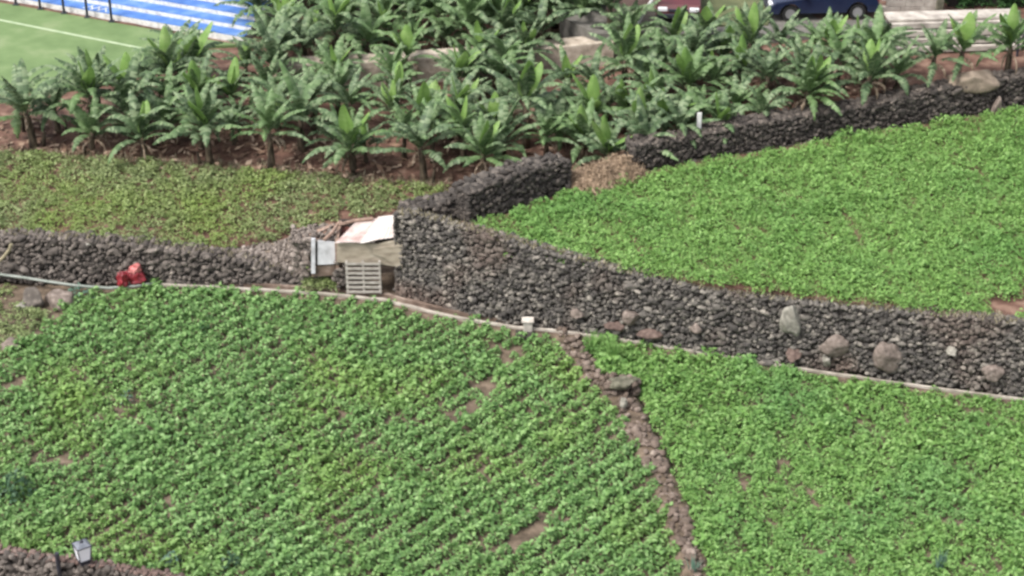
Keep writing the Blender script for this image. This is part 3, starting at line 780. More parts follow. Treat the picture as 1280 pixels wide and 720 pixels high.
# middle left field: thin olive crop
ml = [at(px, py, z)[:2] for px, py, z in [(-80, 300, 1.4), (0, 302, 1.4), (110, 306, 1.4), (200, 312, 1.2), (290, 312, 1.0), (335, 302, 1.0), (380, 292, 1.0), (430, 276, 1.1), (500, 266, 1.2)]] + [at(px, py, Z_MID)[:2] for px, py in [(545, 258), (575, 245), (560, 236), (440, 228), (330, 217), (200, 208), (100, 200), (0, 195), (-80, 190)]]
_lp = back_of(left, .5); _cl = [tuple(p) for p in _lp]
X, Y = rows_in(ml, R(15), .27, .25, 1.1, 8)
nz = fnoise(X, Y, .6, 21); k = (Y > np.interp(X, _lp[:, 0], _lp[:, 1])) & (rng.random(len(X)) > .02 + .22 * np.clip(-nz, 0, 1))
X, Y, nz = X[k], Y[k], nz[k]
S = (1 + .3 * nz) * rng.uniform(.8, 1.3, len(X))
PV4 = [leaf_arr(34, .115, .065, .23, .22, 400 + i, .3) for i in range(6)]
V, T = scatter(PV4, np.stack([X, Y, zb(X, Y)], 1), S, rng.uniform(0, 6.28, len(X)))
tag(npobj('crop_foliage', V, 'crop_mid', T=T), 'thin olive green crop on the terrace above the left wall', 'crop', kind='stuff')

# dry fringe along the tops and feet of the walls, weeds
def tufts(name, lines, per_m, hgt, m, label, kind='stuff', spread=.12):
    V, T = [], []
    for line in lines:
        P = interp_line(line, 1.0 / per_m)
        for x, y, z in P:
            x += rng.normal(0, spread); y += rng.normal(0, spread)
            for _ in range(5):
                a = rng.uniform(0, 6.28); h = hgt * rng.uniform(.5, 1.3); l = rng.uniform(.1, .6)
                s = np.array([-math.sin(a), math.cos(a), 0]) * rng.uniform(.012, .025)
                b = np.array([x, y, z]) + rng.normal(0, .05, 3) * [1, 1, 0]; tp = b + np.array([math.cos(a) * h * l, math.sin(a) * h * l, h]); o_ = len(V)
                V += [b - s, b + s, tp]; T.append((o_, o_ + 1, o_ + 2))
    return tag(npobj(name, V, m, T=T), label, 'grass', kind=kind)
bt = back_of(big, .32); lt = back_of(left, .4); ut = back_of(upe, .0)
tufts('dry_grass', [[(p[0], p[1], q[3]) for p, q in zip(bt, big)], [(p[0], p[1], q[3]) for p, q in zip(bt, big)], [(p[0], p[1], q[3]) for p, q in zip(lt, left)],
      [(p[0], p[1], Z_UP) for p in upe], [(p[0], p[1], Z_UP) for p in upw]], 12, .1, 'drygrass', 'pale dry grass fringe along the wall tops')
fr = [tuple(at(px, py, 1.45)) for px, py in [(0, 190), (100, 196), (200, 204), (330, 214), (440, 224), (560, 234)]]
tufts('dry_grass', [fr, fr, fr], 12, .2, 'drygrass', 'dry grass strip along the edge of the banana soil', spread=.2)
sd_ = [tuple(at(px, py, .0)) for px, py in [(480, 384), (560, 404), (640, 420), (770, 428), (940, 456), (1080, 478), (1290, 506)]]
tufts('green_grass', [sd_], 7, .22, 'crop_right', 'green grass edging the lower fields below the channel', spread=.12)

# weedy ground, far left + beside the shed
V = []; n = 130
X = rng.uniform(-25, -14, 900); Y = rng.uniform(50, 56, 900)
wp = [at(px, py, 0)[:2] for px, py in [(-60, 352), (20, 360), (18, 385), (60, 390), (45, 420), (15, 445), (-60, 470)]]
k = in_poly(X, Y, wp); X, Y = X[k], Y[k]
V, T = scatter(PV4, np.stack([X, Y, np.zeros(len(X))], 1), rng.uniform(.5, 1.3, len(X)), rng.uniform(0, 6.28, len(X)))
tag(npobj('weeds', V, 'crop_mid', T=T), 'olive weeds around the rocks at the left edge', 'weeds', kind='stuff')
X = rng.uniform(384, 420, 60); Y = rng.uniform(338, 362, 60)
P_ = np.array([at(a, b, .3 + (362 - b) * .01) for a, b in zip(X, Y)])
V, T = scatter(PV4, P_, rng.uniform(.6, 1.1, 60), rng.uniform(0, 6.28, 60))
tag(npobj('weeds', V, 'crop_mid', T=T), 'olive weeds in front of the white lean-to door', 'weeds', kind='stuff')

# single plants that stand out
def clump(px, py, z, r, h, n, L, W, m, name, lab, cat, seed, up=False):
    c = at(px, py, z); t = empty(name, tuple(c))
    V, T = leaf_arr(n, L, W, r, h, seed)
    npobj('foliage', V, m, T=T, parent=t)
    mb = MB()
    for k in range(4):
        a = k * 1.57 + .4; mb.tube([(0, 0, 0), (math.cos(a) * r * .3, math.sin(a) * r * .3, h * .5)], [.015, .008], 5)
    mb.build('stem', 'stem', t); tag(t, lab, cat)
clump(20, 622, 0, .55, .8, 170, .16, .09, 'shrub', 'shrub', 'dark bushy shrub at the left edge of the lower field', 'shrub', 51)
clump(255, 418, 0, .2, .5, 50, .14, .08, 'hedge', 'leafy_plant', 'small dark green plant standing above the lower left crop', 'plant', 52)
clump(158, 503, 0, .2, .45, 30, .16, .06, 'bluegreen', 'leafy_plant', 'bluish grey plant beside a bare patch in the left field', 'plant', 53)
clump(288, 712, 0, .3, .5, 60, .15, .08, 'shrub', 'leafy_plant', 'dark green plant at the bottom edge right of the brown wall', 'plant', 54)
clump(215, 706, 0, .3, .4, 50, .15, .06, 'bluegreen', 'leafy_plant', 'bluish plant growing by the end of the brown wall', 'plant', 55)
clump(100, 372, 0, .5, .4, 90, .16, .09, 'bluegreen', 'leafy_plant', 'bluish leafy weed beside the pale grey rock on the left', 'plant', 56)
def blades(px, py, z, n, h, spread, m, name, lab, cat, wd=.05):
    c = at(px, py, z); t = empty(name, tuple(c)); V, Q = [], []
    for k in range(n):
        a = rng.uniform(0, 6.28); b = np.array([math.cos(a), math.sin(a), 0]) * rng.uniform(0, .15); hh = h * rng.uniform(.6, 1.1); lean = rng.uniform(.05, spread)
        s = np.array([-math.sin(a), math.cos(a), 0]); o_ = len(V)
        for j in range(5):
            u = j / 4; p = b + np.array([math.cos(a) * lean * u * u, math.sin(a) * lean * u * u, hh * (u - .25 * u * u * lean * 2)]); w2 = wd * (1 - u) ** .7 * .5 + .003
            V += [p - s * w2, p + s * w2]
        for j in range(4): Q.append((o_ + 2 * j, o_ + 2 * j + 1, o_ + 2 * j + 3, o_ + 2 * j + 2))
    npobj('blades', V, m, Q=Q, parent=t); tag(t, lab, cat)
blades(766, 455, 0, 60, 1.0, .4, 'crop_right', 'tall_grass', 'tall bright grass clump at the top of the lower right field', 'grass clump')
blades(740, 440, 0, 40, .7, .4, 'crop_right', 'tall_grass', 'shorter grass clump beside the top end of the rubble wall', 'grass clump')
blades(1173, 716, 0, 26, .7, .12, 'bluegreen', 'spiky_plant', 'grey green spiky plant at the bottom edge on the right', 'plant')
blades(866, 722, 0, 24, .6, .2, 'bluegreen', 'spiky_plant', 'grey green spiky plant at the lower end of the rubble wall', 'plant')
blades(600, 290, Z_UP, 40, .45, .3, 'crop_right', 'grass_tuft', 'green grass tuft at the left corner of the upper field', 'grass clump')

# ================================================================== LANTERN
wallp = np.array(nw); lx = at(104, 694, .95)
pxs = [proj((p[0], p[1], p[3]))[0] for p in wallp]
ly = np.interp(104, pxs, wallp[:, 1]) + .18; lz = np.interp(104, pxs, wallp[:, 3])
lx = at_y(104, 696, ly)
lt_ = empty('lantern', (lx[0], ly, lz)); q = .26
MB().box((0, 0, .04), (.26, .26, .08)).tube([(0, 0, .08), (0, 0, .14)], [.06, .04], 8).build('base', 'dark', lt_)
def frust(r0, r1, z0, z1):
    mb = MB(); V = [(sx * r, sy * r, z) for r, z in ((r0, z0), (r1, z1)) for sx, sy in ((-1, -1), (1, -1), (1, 1), (-1, 1))]
    mb.add(V, [(0, 3, 2, 1), (4, 5, 6, 7)] + [(i, (i + 1) % 4, 4 + (i + 1) % 4, 4 + i) for i in range(4)]); return mb
for k in range(4):
    a = k * math.pi / 2; c_, s_ = math.cos(a), math.sin(a)
    rot = lambda x, y, z: (x * c_ - y * s_, x * s_ + y * c_, z)
    MB().add([rot(-.14, -.15, .16), rot(.14, -.15, .16), rot(.19, -.2, .6), rot(-.19, -.2, .6)], [(0, 1, 2, 3)]).build('pane', 'glass_white', lt_)
    MB().tube([rot(-.155, -.155, .14), rot(-.205, -.205, .62)], .018, 6).build('frame_bar', 'dark', lt_)
frust(.17, .17, .13, .16).build('bottom_plate', 'dark', lt_)
frust(.215, .1, .61, .7).build('roof', 'greymetal', lt_)
MB().box((0, 0, .615), (.45, .45, .02)).build('roof_rim', 'dark', lt_)
MB().tube([(0, 0, .7), (0, 0, .74), (0, 0, .78)], [.05, .06, .02], 8).build('finial', 'dark', lt_)
lt_.rotation_euler = (0, 0, R(33)); lt_.scale = (.88, .88, .92)
tag(lt_, 'dark metal garden lantern with white panes on the brown wall', 'lantern')
pz = at_y(71, 692, np.interp(71, pxs, wallp[:, 1]) - .08)
tag(MB().tube([(0, 0, -1.2), (0, 0, .02)], .06, 8).build('drain_pipe', 'dark'), 'dark upright drain pipe on the bottom left wall', 'pipe').location = pz

# ================================================================== BANANAS
def banana_leaf(r, L, W, e0, curl, az, base, torn=.5, fold=.5, N=20):
    """one arching leaf: strips either side of a midrib. returns V, Q"""
    V, Q = [], []
    e = e0; p = np.array(base, float); h = np.array([math.cos(az), math.sin(az), 0]); sv = np.array([-math.sin(az), math.cos(az), 0])
    tw = r.normal(0, .25)
    pts = []
    for i in range(N + 1):
        t = i / N
        d = h * math.cos(e) + np.array([0, 0, math.sin(e)]); up = -h * math.sin(e) + np.array([0, 0, math.cos(e)])
        pts.append((p.copy(), d, up, t)); p = p + d * L / N; e -= curl / N * (.5 + 1.2 * t); az2 = tw / N
        h = h * math.cos(az2) + sv * math.sin(az2); sv = np.array([-h[1], h[0], 0])
    def wid(t): return 0 if t < .12 else W * (max(0, math.sin(math.pi * min(1, ((t - .12) / .88)) ** .75)) ** .55 if t < .995 else 0)
    # midrib
    for i in range(N):
        (p0, d0, u0, t0), (p1, d1, u1, t1) = pts[i], pts[i + 1]; w0, w1 = .035 * (1 - t0 * .8), .035 * (1 - t1 * .8); o_ = len(V)
        s0 = np.cross(d0, u0); V += [p0 - s0 * w0 - u0 * .012, p0 + s0 * w0 - u0 * .012, p1 + s0 * w1 - u1 * .012, p1 - s0 * w1 - u1 * .012]; Q.append((o_, o_ + 1, o_ + 2, o_ + 3))
    for sg in (-1, 1):
        dr = 0; run = 0
        for i in range(N):
            (p0, d0, u0, t0), (p1, d1, u1, t1) = pts[i], pts[i + 1]
            w0, w1 = wid(t0), wid(t1)
            if max(w0, w1) < .01: continue
            if run <= 0: run = r.integers(1, 3) if torn > .2 else 99; dr = r.uniform(0, 1) * torn; sh = 1 - r.uniform(0, .3) * torn; cut = True
            else: cut = False
            run -= 1
            s0 = np.cross(d0, u0) * sg; f0 = fold * (1 - t0) - dr - .25 * t0
            def edge(pc, d, u, w_, f):
                s_ = np.cross(d, u) * sg; m_ = pc + (s_ * math.cos(f) + u * math.sin(f)) * w_ * .5 * sh
                f2 = f - .5; return m_, m_ + (s_ * math.cos(f2) + u * math.sin(f2)) * w_ * .5 * sh + d * .06 * w_
            a1, a2 = edge(p0, d0, u0, w0, f0); b1_, b2_ = edge(p1, d1, u1, w1, f0)
            if torn > .2 and (cut or run == 0):
                sq = .3
                if cut: a2 = a2 * (1 - sq) + b2_ * sq
                if run == 0: b2_ = b2_ * (1 - sq) + a2 * sq
            o_ = len(V); V += [p0, a1, a2, p1, b1_, b2_]
            Q += [(o_, o_ + 1, o_ + 4, o_ + 3), (o_ + 1, o_ + 2, o_ + 5, o_ + 4)]
    return V, Q
def join(parts):
    V, Q = [], []
    for v, q in parts: n = len(V); V += list(v); Q += [tuple(i + n for i in f) for f in q]
    return np.array(V), Q

BV = []
for k in range(10):
    r = np.random.default_rng(900 + k); hs_ = r.uniform(.9, 1.6); kind = k % 5
    mb = MB(); lean = r.normal(0, .08, 2)
    st_pts = [(lean[0] * u * u, lean[1] * u * u, hs_ * u) for u in (0, .25, .5, .75, 1)]
    mb.tube(st_pts, [.15, .135, .12, .105, .07], 9)
    if r.random() < .7: mb.tube([(.3, .1, 0), (.34, .12, .35), (.36, .14, .6)], [.07, .06, .03], 7)
    n = r.integers(13, 18); lv = []; a0 = r.uniform(0, 6.28)
    for i in range(n):
        u = i / (n - 1)
        e0 = R(82) - u * R(52) + r.normal(0, .1)
        lv.append(banana_leaf(r, r.uniform(1.35, 2.05), r.uniform(.175, .265), e0, r.choice([r.uniform(.4, 1.0), r.uniform(1.1, 2.0)]) + .5 * u, a0 + i * 2.4 + r.normal(0, .25),
                              (lean[0], lean[1], hs_ - .3 * u + .05), torn=r.uniform(.35, .85) * (.5 + .5 * u), fold=.5))
    yl = []
    ny_ = 2 if kind != 2 else 3
    for i in range(ny_):
        yl.append(banana_leaf(r, r.uniform(1.3, 1.75), r.uniform(.22, .34), R(86) - i * .22, .2 + i * .3, a0 + i * 1.7, (lean[0], lean[1], hs_), torn=0, fold=.38))
    dl = []
    for i in range(r.integers(3, 6)):
        dl.append(banana_leaf(r, r.uniform(.8, 1.2), r.uniform(.08, .15), R(15) + r.normal(0, .2), 3.0, r.uniform(0, 6.28), (lean[0], lean[1], hs_ - .3), torn=1.0, fold=-.6, N=9))
    V, Q = join(lv); crown = mesh_np('crown', V, Q=Q); crown.materials.append(M['banana'])
    V, Q = join(yl); young = mesh_np('young_leaf', V, Q=Q); young.materials.append(M['youngleaf']); young.polygons.foreach_set('use_smooth', [True] * len(young.polygons))
    V, Q = join(dl); dead = mesh_np('dead_leaves', V, Q=Q); dead.materials.append(M['deadleaf'])
    tmp = mb.build('stem', 'stem', smooth=True); stem = tmp.data; bpy.data.objects.remove(tmp)
    BV.append((stem, crown, young, dead))

def front_y(x): # front line of the plantation in plan
    L = [tuple(at(px, py, Z_MID + .05)[:2]) for px, py in [(-60, 176), (45, 185), (115, 192), (262, 206), (340, 211), (442, 219), (530, 228), (603, 232)]]
    L += [(p[0], p[1] + 1.15) for p in upe]
    return np.interp(x, [p[0] for p in L], [p[1] for p in L])
FR = [(42, 184, 1.12), (115, 190, .9), (182, 199, .95), (262, 206, 1.0), (340, 211, .95), (442, 218, 1.02), (530, 227, 1.0), (603, 231, .95)]
rng = np.random.default_rng(77)
plants = []                                             # (row, x, y, scale, bright)
for px, py, s in FR:
    p = at(px, py, Z_MID + .06); plants.append([0, p[0], p[1], s * 1.02, px in (182, 262, 442, 603)])
WIN = ((388, 92), (465, 90), (548, 80), (728, 64), (672, 88))
def allowed(x, y):
    px, py = proj((x, y, float(zb(x, y))))
    if px < -40 or px > 1320 or py < -8: return False
    if px < 210 and py < np.interp(px, [-40, 100, 170, 200], [152, 148, 125, 100]): return False
    if 208 <= px < 318 and py < 100: return False
    for wx, wy in WIN:
        if abs(px - wx) < 29 and 6 < py - wy < 58: return False
    if px > 740 and py < np.interp(px, [740, 790, 850, 890, 930, 1000, 1110, 1140, 1320], [40, 66, 76, 64, 60, 72, 74, 116, 112]): return False
    return True
xw = 3.2
while xw < 23:
    plants.append([0, xw, float(front_y(xw)) + rng.uniform(-.2, .2), rng.uniform(.8, 1.05), rng.random() < .5]); xw += rng.uniform(1.15, 1.6)
for rw in range(1, 12):
    x = -23 + rng.uniform(0, 1.5)
    while x < 24:
        y = float(front_y(x)) + rw * 1.42 + rng.normal(0, .3)
        if allowed(x, y):
            q = proj((x, y, float(zb(x, y)))); sc0 = float(np.clip(rng.normal(.92, .17), .55, 1.3)) if q[0] < 780 else float(np.clip(rng.normal(.84, .13), .55, 1.1))
            if any(abs(q[0] - wx) < 36 and 40 < q[1] - wy < 90 for wx, wy in WIN): sc0 = min(sc0, .8)
            plants.append([rw, x, y, sc0, rng.random() < .36])
        x += rng.uniform(1.0, 1.45)
# young leaves that catch the eye in the photograph: pull the nearest plant under each one
for bx, by in [(118, 85), (505, 60), (608, 35), (740, 120), (800, 140), (835, 140), (905, 145), (945, 45), (1025, 70), (1105, 25), (1205, 55), (1010, 125), (575, 70), (210, 70), (345, 120), (660, 45), (240, 45)]:
    best, bd_ = None, 1e9
    for p in plants:
        if len(p) > 5: continue
        q = proj((p[1], p[2], float(zb(p[1], p[2])) + 2.1 * p[3])); d = math.hypot(q[0] - bx, (q[1] - by) * 1.3)
        if d < bd_: bd_, best = d, p
    if best is not None and bd_ < 60:
        q = proj((best[1], best[2], float(zb(best[1], best[2])) + 2.1 * best[3])); best[1] += (bx - q[0]) / 31; best[4] = True; best.append(1)
_u = 'first second third fourth fifth sixth seventh eighth ninth'.split()
ORD = _u + 'tenth eleventh twelfth thirteenth fourteenth fifteenth sixteenth seventeenth eighteenth nineteenth'.split()
for _t, _o in (('twenty', 'twentieth'), ('thirty', 'thirtieth'), ('forty', 'fortieth'), ('fifty', 'fiftieth')): ORD += [_o] + [_t + '-' + q for q in _u]
byrow = {}
for p in plants: byrow.setdefault(p[0], []).append(p)
for rw, ps in byrow.items():
    ps.sort(key=lambda p: p[1])
    for i, p in enumerate(ps):
        _, x, y, s, bright = p[:5]
        st_, cr, yg, dd = BV[rng.integers(10)]
        t = empty('banana_plant', (x, y, float(zb(x, y)) - .03), rng.uniform(0, 6.28)); t.scale = (s, s, s * rng.uniform(.92, 1.08))
        link('stem', st_, t); link('crown', cr, t)
        if bright: link('young_leaf', yg, t)
        dry = rng.random() < .6 or rw == 0
        if dry: link('dead_leaves', dd, t)
        look = ('banana plant with bright young leaf' if bright else ('banana plant with dry hanging leaves' if dry else 'grey green banana plant'))
        rowname = 'the front row' if rw == 0 else f'the {ORD[rw]} row'
        tag(t, f'{look}, {ORD[i]} from the left in {rowname}', 'banana plant', 'banana plants on the terraces')
print('bananas', len(plants), {k: len(v) for k, v in byrow.items()})

# leaf litter on the plantation soil
n = 6000; X = rng.uniform(-24, 24, n); Y = front_y(X) - .9 + rng.uniform(0, 1, n) ** 1.4 * 11
k = np.array([allowed(x, y) for x, y in zip(X, Y)]) & (np.abs(X - 2.2) > .01)
k &= in_poly(X, Y, HILL); X, Y = X[k], Y[k]; V, Q = [], []
for x, y in zip(X, Y):
    a = rng.uniform(0, 6.28); l, wd = rng.uniform(.1, .5), rng.uniform(.03, .1); z = float(zb(x, y)) + rng.uniform(.05, .12)
    d = np.array([math.cos(a), math.sin(a), rng.normal(0, .2)]) * l; s = np.array([-math.sin(a), math.cos(a), rng.normal(0, .3)]) * wd; c = np.array([x, y, z]); o_ = len(V)
    V += [c - d * .5, c + s, c + d * .5, c - s]; Q.append((o_, o_ + 1, o_ + 2, o_ + 3))
tag(npobj('leaf_litter', V, 'litter', Q=Q), 'dry brown leaf litter on the soil under the bananas', 'leaf litter', kind='stuff')

# pale low terrace wall among the bananas
tw = []
for px, py, th in [(350, 108, 1.0), (410, 106, 1.0), (490, 102, 1.0), (570, 96, 1.0), (650, 88, .95), (700, 83, .95), (765, 76, .95)]:
    y_ = None; z = 1.7
    for _ in range(6): p = at(px, py, z); z = float(zb(p[0], p[1]))
    tw.append((p[0], p[1], z + th))
o = ribbon(interp_line(tw, .6), [(-.5, 0), (.35, 0), (.35, -1.4), (-.5, -1.4)])
tag(o.build('terrace_wall', 'palewall', bevel=.04), 'pale low terrace wall half hidden among the bananas', 'wall')
# white marker stake behind the dark wall
c = at_y(873, 171, float(front_y(5.9)) - .4); 
tag(MB().box((0, 0, .35), (.16, .06, 1.1)).build('stake', 'white', bevel=.02), 'white marker stake among bananas just behind the dark wall', 'stake').location = tuple(c)

# ================================================================== FOOTBALL PITCH and stands, top left
ZP = 1.75
pit = [at(px, py, ZP)[:2] for px, py in [(-900, 200), (-60, 110), (120, 104), (200, 72), (215, 43)]] + [at(-300, -50, ZP)[:2], at(-900, -160, ZP)[:2]]
E0, E1 = at(0, 3, ZP), at(170, 33, ZP); ed_ = (E1 - E0) / np.linalg.norm(E1 - E0); en = np.array([-ed_[1], ed_[0], 0])
if en[1] < 0: en = -en
def onE(s, o_, z): p = E0 + ed_ * s + en * o_; return (p[0], p[1], z)
a, b = -60, 11.5
PIT = [onE(a, 0, 0)[:2], onE(b, 0, 0)[:2], tuple(at(212, 60, ZP)[:2]), tuple(at(175, 92, ZP)[:2]), tuple(at(100, 108, ZP)[:2]), tuple(at(-80, 116, ZP)[:2]), (-60, 68)]
tag(MB().prism(PIT, .5, ZP).build('football_pitch', 'turf'), kind='structure')
L0, L1 = at(-40, 17, ZP), at(180, 61, ZP); ld = (L1 - L0) / np.linalg.norm(L1 - L0); lnr = np.array([-ld[1], ld[0], 0]) * .075
L0 = L0 - ld * 40
M['linepaint'] = mat('line_paint', [(0, (.26, .33, .2)), (1, (.36, .42, .28))], 3, world=True)
MBl = MB(); MBl.add([tuple(L0 - lnr)[:2] + (ZP + .006,), tuple(L1 - lnr)[:2] + (ZP + .006,), tuple(L1 + lnr)[:2] + (ZP + .006,), tuple(L0 + lnr)[:2] + (ZP + .006,)], [(0, 1, 2, 3)])
tag(MBl.build('pitch_line', 'linepaint'), kind='structure')
stn = empty('spectator_stand', onE(0, .3, ZP)); s0 = np.array(stn.location)
for k in range(9):
    o0 = .35 + k * .62; z1 = ZP + .2 * (k + 1)
    for (za, zc, inn, m_, nm) in ((ZP - .3, z1 - .03, .0, 'white', 'riser'), (z1 - .03, z1, -.0, 'bluepaint', 'tread')):
        mb = MB(); q = [onE(a, o0 + inn, 0), onE(b, o0 + inn, 0), onE(b, o0 + .625, 0), onE(a, o0 + .625, 0)]
        mb.prism([p[:2] for p in q], za, zc); local(mb, s0).build(nm, m_, stn)
# white painted marks on the lowest treads
mk = MB()
for i in range(6):
    p = onE(4.0 + i * .17, .62, ZP + .206); 
    mk.box(p, (.05, .5, .008), math.atan2(ed_[1], ed_[0]) + (.6 if i % 2 else -.6))
local(mk, s0).build('painted_marks', 'white', stn)
tag(stn, 'blue stepped spectator stand with white risers beyond the pitch', 'stand')
for i, px in enumerate((-15, 17, 48, 78, 107, 137)):
    s_ = (px) / 170 * np.linalg.norm(E1 - E0) + .1; p = onE(s_, .05, ZP)
    t = MB().tube([(0, 0, 0), (0, 0, 1.15)], .055, 8).box((0, 0, .02), (.22, .22, .04)).build('railing_post', 'dark')
    t.location = p
    tag(t, f'dark railing post at the pitch edge, {"outside the picture" if px < 0 else ORD[i-1] + " from the left"}', 'post', 'railing posts along the pitch')
    if px < 0: bpy.data.objects.remove(t)

# ================================================================== ROAD, CARS, WALLS at the top right
def zroad(px, py): return 3.35
ZR = 3.35
RD = [at(745, 42, ZR)[:2], at(1118, 46, ZR)[:2], at(1400, 46, ZR)[:2], at(1400, -60, ZR)[:2], at(700, -60, ZR)[:2], at(700, 20, ZR)[:2]]
tag(MB().prism(RD, .5, ZR).build('road', 'asphalt'), kind='structure')
VG = [at(870, 34, ZR)[:2], at(960, 32, ZR)[:2], at(985, -40, ZR)[:2], at(880, -40, ZR)[:2]]
tag(MB().prism(VG, ZR - .3, ZR + .06).build('grass_verge', 'verge'), kind='structure')

def car(name, loc, rz, paint, lab):
    t = empty(name, loc, rz)
    # x: length (front at +x), y: width
    prof = [(-2.1, .32), (-2.12, .62), (-2.02, .9), (-1.1, .95), (.75, .95), (1.85, .8), (2.1, .62), (2.12, .34)]
    mb = MB(); W_ = .86
    def arch(cx): return [(cx - .4 * math.cos(math.pi * k / 8), .3 + .4 * math.sin(math.pi * k / 8)) for k in range(9)]
    low = [(x, z) for x, z in arch(-1.3)] + [(x, z) for x, z in arch(1.32)]
    poly = [(-2.1, .3)] + low + [(2.1, .3)]
    outl = poly + prof[::-1][1:-1][:0] + [(2.13, .6), (1.9, .8), (.8, .95), (-1.1, .97), (-2.0, .93), (-2.13, .6)]
    n = len(outl); ins = lambda z: W_ - .05 * max(0, (z - .6)) * 2
    V = [(x, -ins(z), z) for x, z in outl] + [(x, ins(z), z) for x, z in outl]
    bm = bmesh.new(); bv = [bm.verts.new(v) for v in V]
    bm.faces.new(bv[:n]); bm.faces.new(bv[n:][::-1])
    for i in range(n): bm.faces.new((bv[i], bv[n + i], bv[n + (i + 1) % n], bv[(i + 1) % n]))
    bmesh.ops.recalc_face_normals(bm, faces=bm.faces); bmesh.ops.triangulate(bm, faces=[f for f in bm.faces if len(f.verts) > 4])
    me = bpy.data.meshes.new('body'); bm.to_mesh(me); bm.free(); me.materials.append(M[paint]); o = link('body', me, t)
    b_ = o.modifiers.new('bevel', 'BEVEL'); b_.width = .05; b_.segments = 2; b_.limit_method = 'ANGLE'; b_.angle_limit = R(40)
    # cabin: glass house and roof
    g0 = [(-1.85, .94), (.95, .94), (.2, 1.36), (-1.25, 1.38)]
    def cab(pts, w0, w1, name, m):
        mb = MB(); V = []
        for sgn in (-1, 1): V += [(x, sgn * (w0 if z < 1.0 else w1), z) for x, z in pts]
        mb.add(V, [(0, 1, 2, 3), (7, 6, 5, 4), (0, 4, 5, 1), (1, 5, 6, 2), (2, 6, 7, 3), (3, 7, 4, 0)]); return mb.build(name, m, t, bevel=.04)
    cab(g0, .78, .6, 'windows', 'carglass')
    mb = MB(); mb.add([(.24, -.61, 1.35), (.24, .61, 1.35), (-1.28, .61, 1.37), (-1.28, -.61, 1.37), (.1, -.56, 1.43), (.1, .56, 1.43), (-1.15, .56, 1.44), (-1.15, -.56, 1.44)],
                      [(0, 1, 5, 4), (1, 2, 6, 5), (2, 3, 7, 6), (3, 0, 4, 7), (4, 5, 6, 7), (3, 2, 1, 0)]); mb.build('roof', paint, t, bevel=.02)
    for sg in (-1, 1):
        for x0, z0_, x1, z1_ in ((.95, .94, .2, 1.37), (-1.85, .94, -1.25, 1.39), (-.4, .94, -.45, 1.38)):
            MB().tube([(x0, sg * .785, z0_), (x1, sg * .605, z1_)], .035, 6).build('pillar', paint, t)
        MB().box((.75, sg * .9, 1.0), (.12, .16, .12)).build('mirror', paint, t, bevel=.03)
        MB().box((2.06, sg * .6, .67), (.14, .36, .15)).build('headlight', 'lamp_lens', t, bevel=.03)
        MB().box((-2.07, sg * .66, .76), (.12, .22, .2)).build('tail_light', 'red', t, bevel=.02)
    MB().box((2.12, 0, .42), (.1, 1.66, .2)).build('front_bumper', 'dark', t, bevel=.04)
    MB().box((2.1, 0, .64), (.1, .76, .12)).build('grille', 'dark', t, bevel=.02)
    MB().box((-2.13, 0, .45), (.1, 1.66, .2)).build('rear_bumper', 'dark', t, bevel=.04)
    for x in (-1.3, 1.32):
        for sg in (-1, 1):
            wh = MB().tube([(x, sg * .84, .31), (x, sg * .64, .31)], .31, 18).build('wheel', 'tyre', t)
            MB().tube([(x, sg * .85, .31), (x, sg * .82, .31)], [.19, .2], 14).build('rim', 'rim', wh)
    tag(t, lab, 'car', 'cars parked beyond the bananas'); return t
c = at(1026, 22, ZR); car('parked_car', (c[0], c[1] + .5, ZR), R(184), 'bluecar', 'dark blue car parked side on at the top edge')
c = at(853, 32, ZR); car('parked_car', (c[0], c[1] + 2.0, ZR), R(-95), 'redcar', 'dull red car facing the bananas beside the pink wall')

# pink building wall and white bent pole
c = at(793, 22, ZR); t = MB().box((0, 0, .9), (2.1, .25, 1.9)).build('building_wall', 'pinkwall'); t.location = (c[0], c[1] + .8, ZR); tag(t, 'short pink rendered wall left of the red car', 'wall')
yb = at(793, 32, ZR)[1]; hp = [at_y(px, py, yb) for px, py in [(795, 40), (798, 28), (806, 14), (814, 2), (818, -8)]]
tag(MB().tube(hp, .07, 8).build('pole', 'white', loc=tuple(hp[0]), smooth=True), 'white bent pole leaning in front of the pink wall', 'pole')

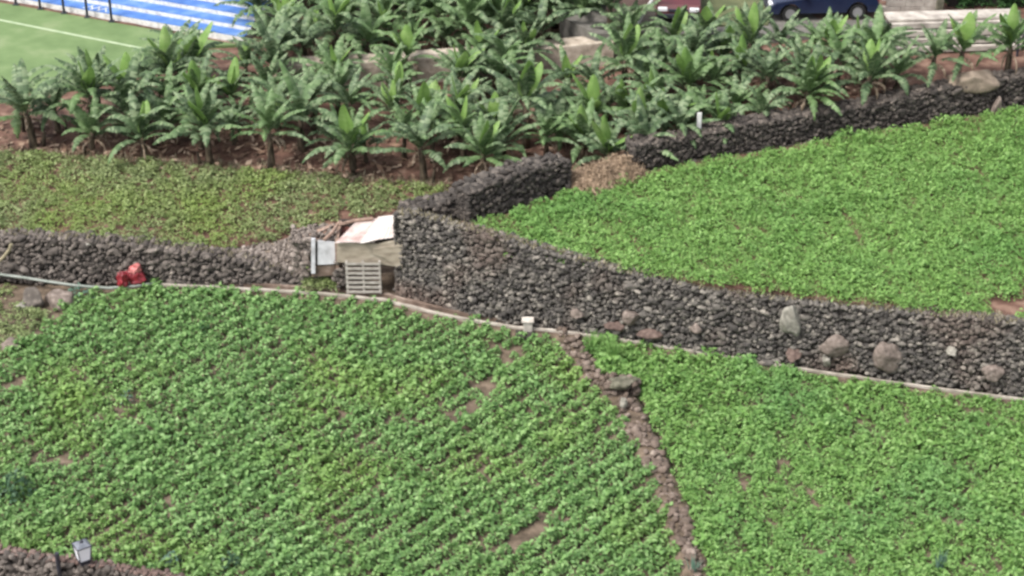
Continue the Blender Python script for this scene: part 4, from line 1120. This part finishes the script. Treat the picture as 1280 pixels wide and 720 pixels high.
# long low wall of pale boards, right
yw = at(1200, 66, 3.2)[1]; t = empty('board_wall', tuple(at_y(1196, 64, yw)))
o0 = np.array(t.location); x0, x1 = at_y(1112, 64, yw)[0] - o0[0], at_y(1278, 64, yw)[0] - o0[0]
for k in range(4):
    MB().box(((x0 + x1) / 2 , k * .17, .12 + k * .25), (x1 - x0, .17, .21), .0).build('board', 'concrete', t, bevel=.015)
MB().box(((x0 + x1) / 2, .85, .4), (x1 - x0 - .1, .5, 1.1)).build('core', 'core', t)
MB().box(((x0 + x1) / 2, 1.0, 1.03), (x1 - x0 + .05, .8, .12)).build('coping', 'concrete', t, bevel=.03)
t.rotation_euler = (0, 0, R(4)); tag(t, 'low wall of stacked pale boards behind the bananas at right', 'wall')
hp = at_y(1272, 64, yw - .3); tag(MB().tube([(0, 0, -.4), (0, 0, 1.25)], .05, 8).build('fence_post', 'dark', loc=None), 'thin dark post at the right end of the board wall', 'post').location = hp
# pale block wall, gate post and hedge
c = at(1140, 22, ZR); t = MB()
for k in range(4):
    for j in range(3): t.box(((j - 1) * .74 + (.18 if k % 2 else 0), 0, .12 + k * .245), (.725, .2, .23))
t = t.build('block_wall', 'concrete', bevel=.01); t.location = (c[0], c[1] + .6, ZR); tag(t, 'pale concrete block wall right of the blue car', 'wall')
c = at(1176, 22, ZR); t = MB().box((0, 0, .8), (.26, .26, 1.7)).box((0, 0, 1.68), (.32, .32, .06)).build('gate_post', 'moss', bevel=.02); t.location = (c[0], c[1] + .4, ZR); tag(t, 'mossy square gate post between the block wall and hedge', 'gate post')
c = at(1240, 18, ZR); hv = []
hpn = []
for k in range(420): hpn.append((c[0] + rng.uniform(-1.85, 3.2), c[1] + .9 + rng.uniform(-.5, .6), ZR + rng.uniform(.0, 1.25)))
V, T = scatter(PV2, np.array(hpn), rng.uniform(.6, 1.1, len(hpn)), rng.uniform(0, 6.28, len(hpn)))
hd = empty('hedge', (c[0], c[1] + .9, ZR)); npobj('foliage', V - np.array(hd.location), 'hedge', T=T, parent=hd)
MB().box((.7, 0, .5), (4.6, .5, 1.0)).build('twigs', 'core', hd); tag(hd, 'dark green clipped hedge behind the board wall at right', 'hedge')
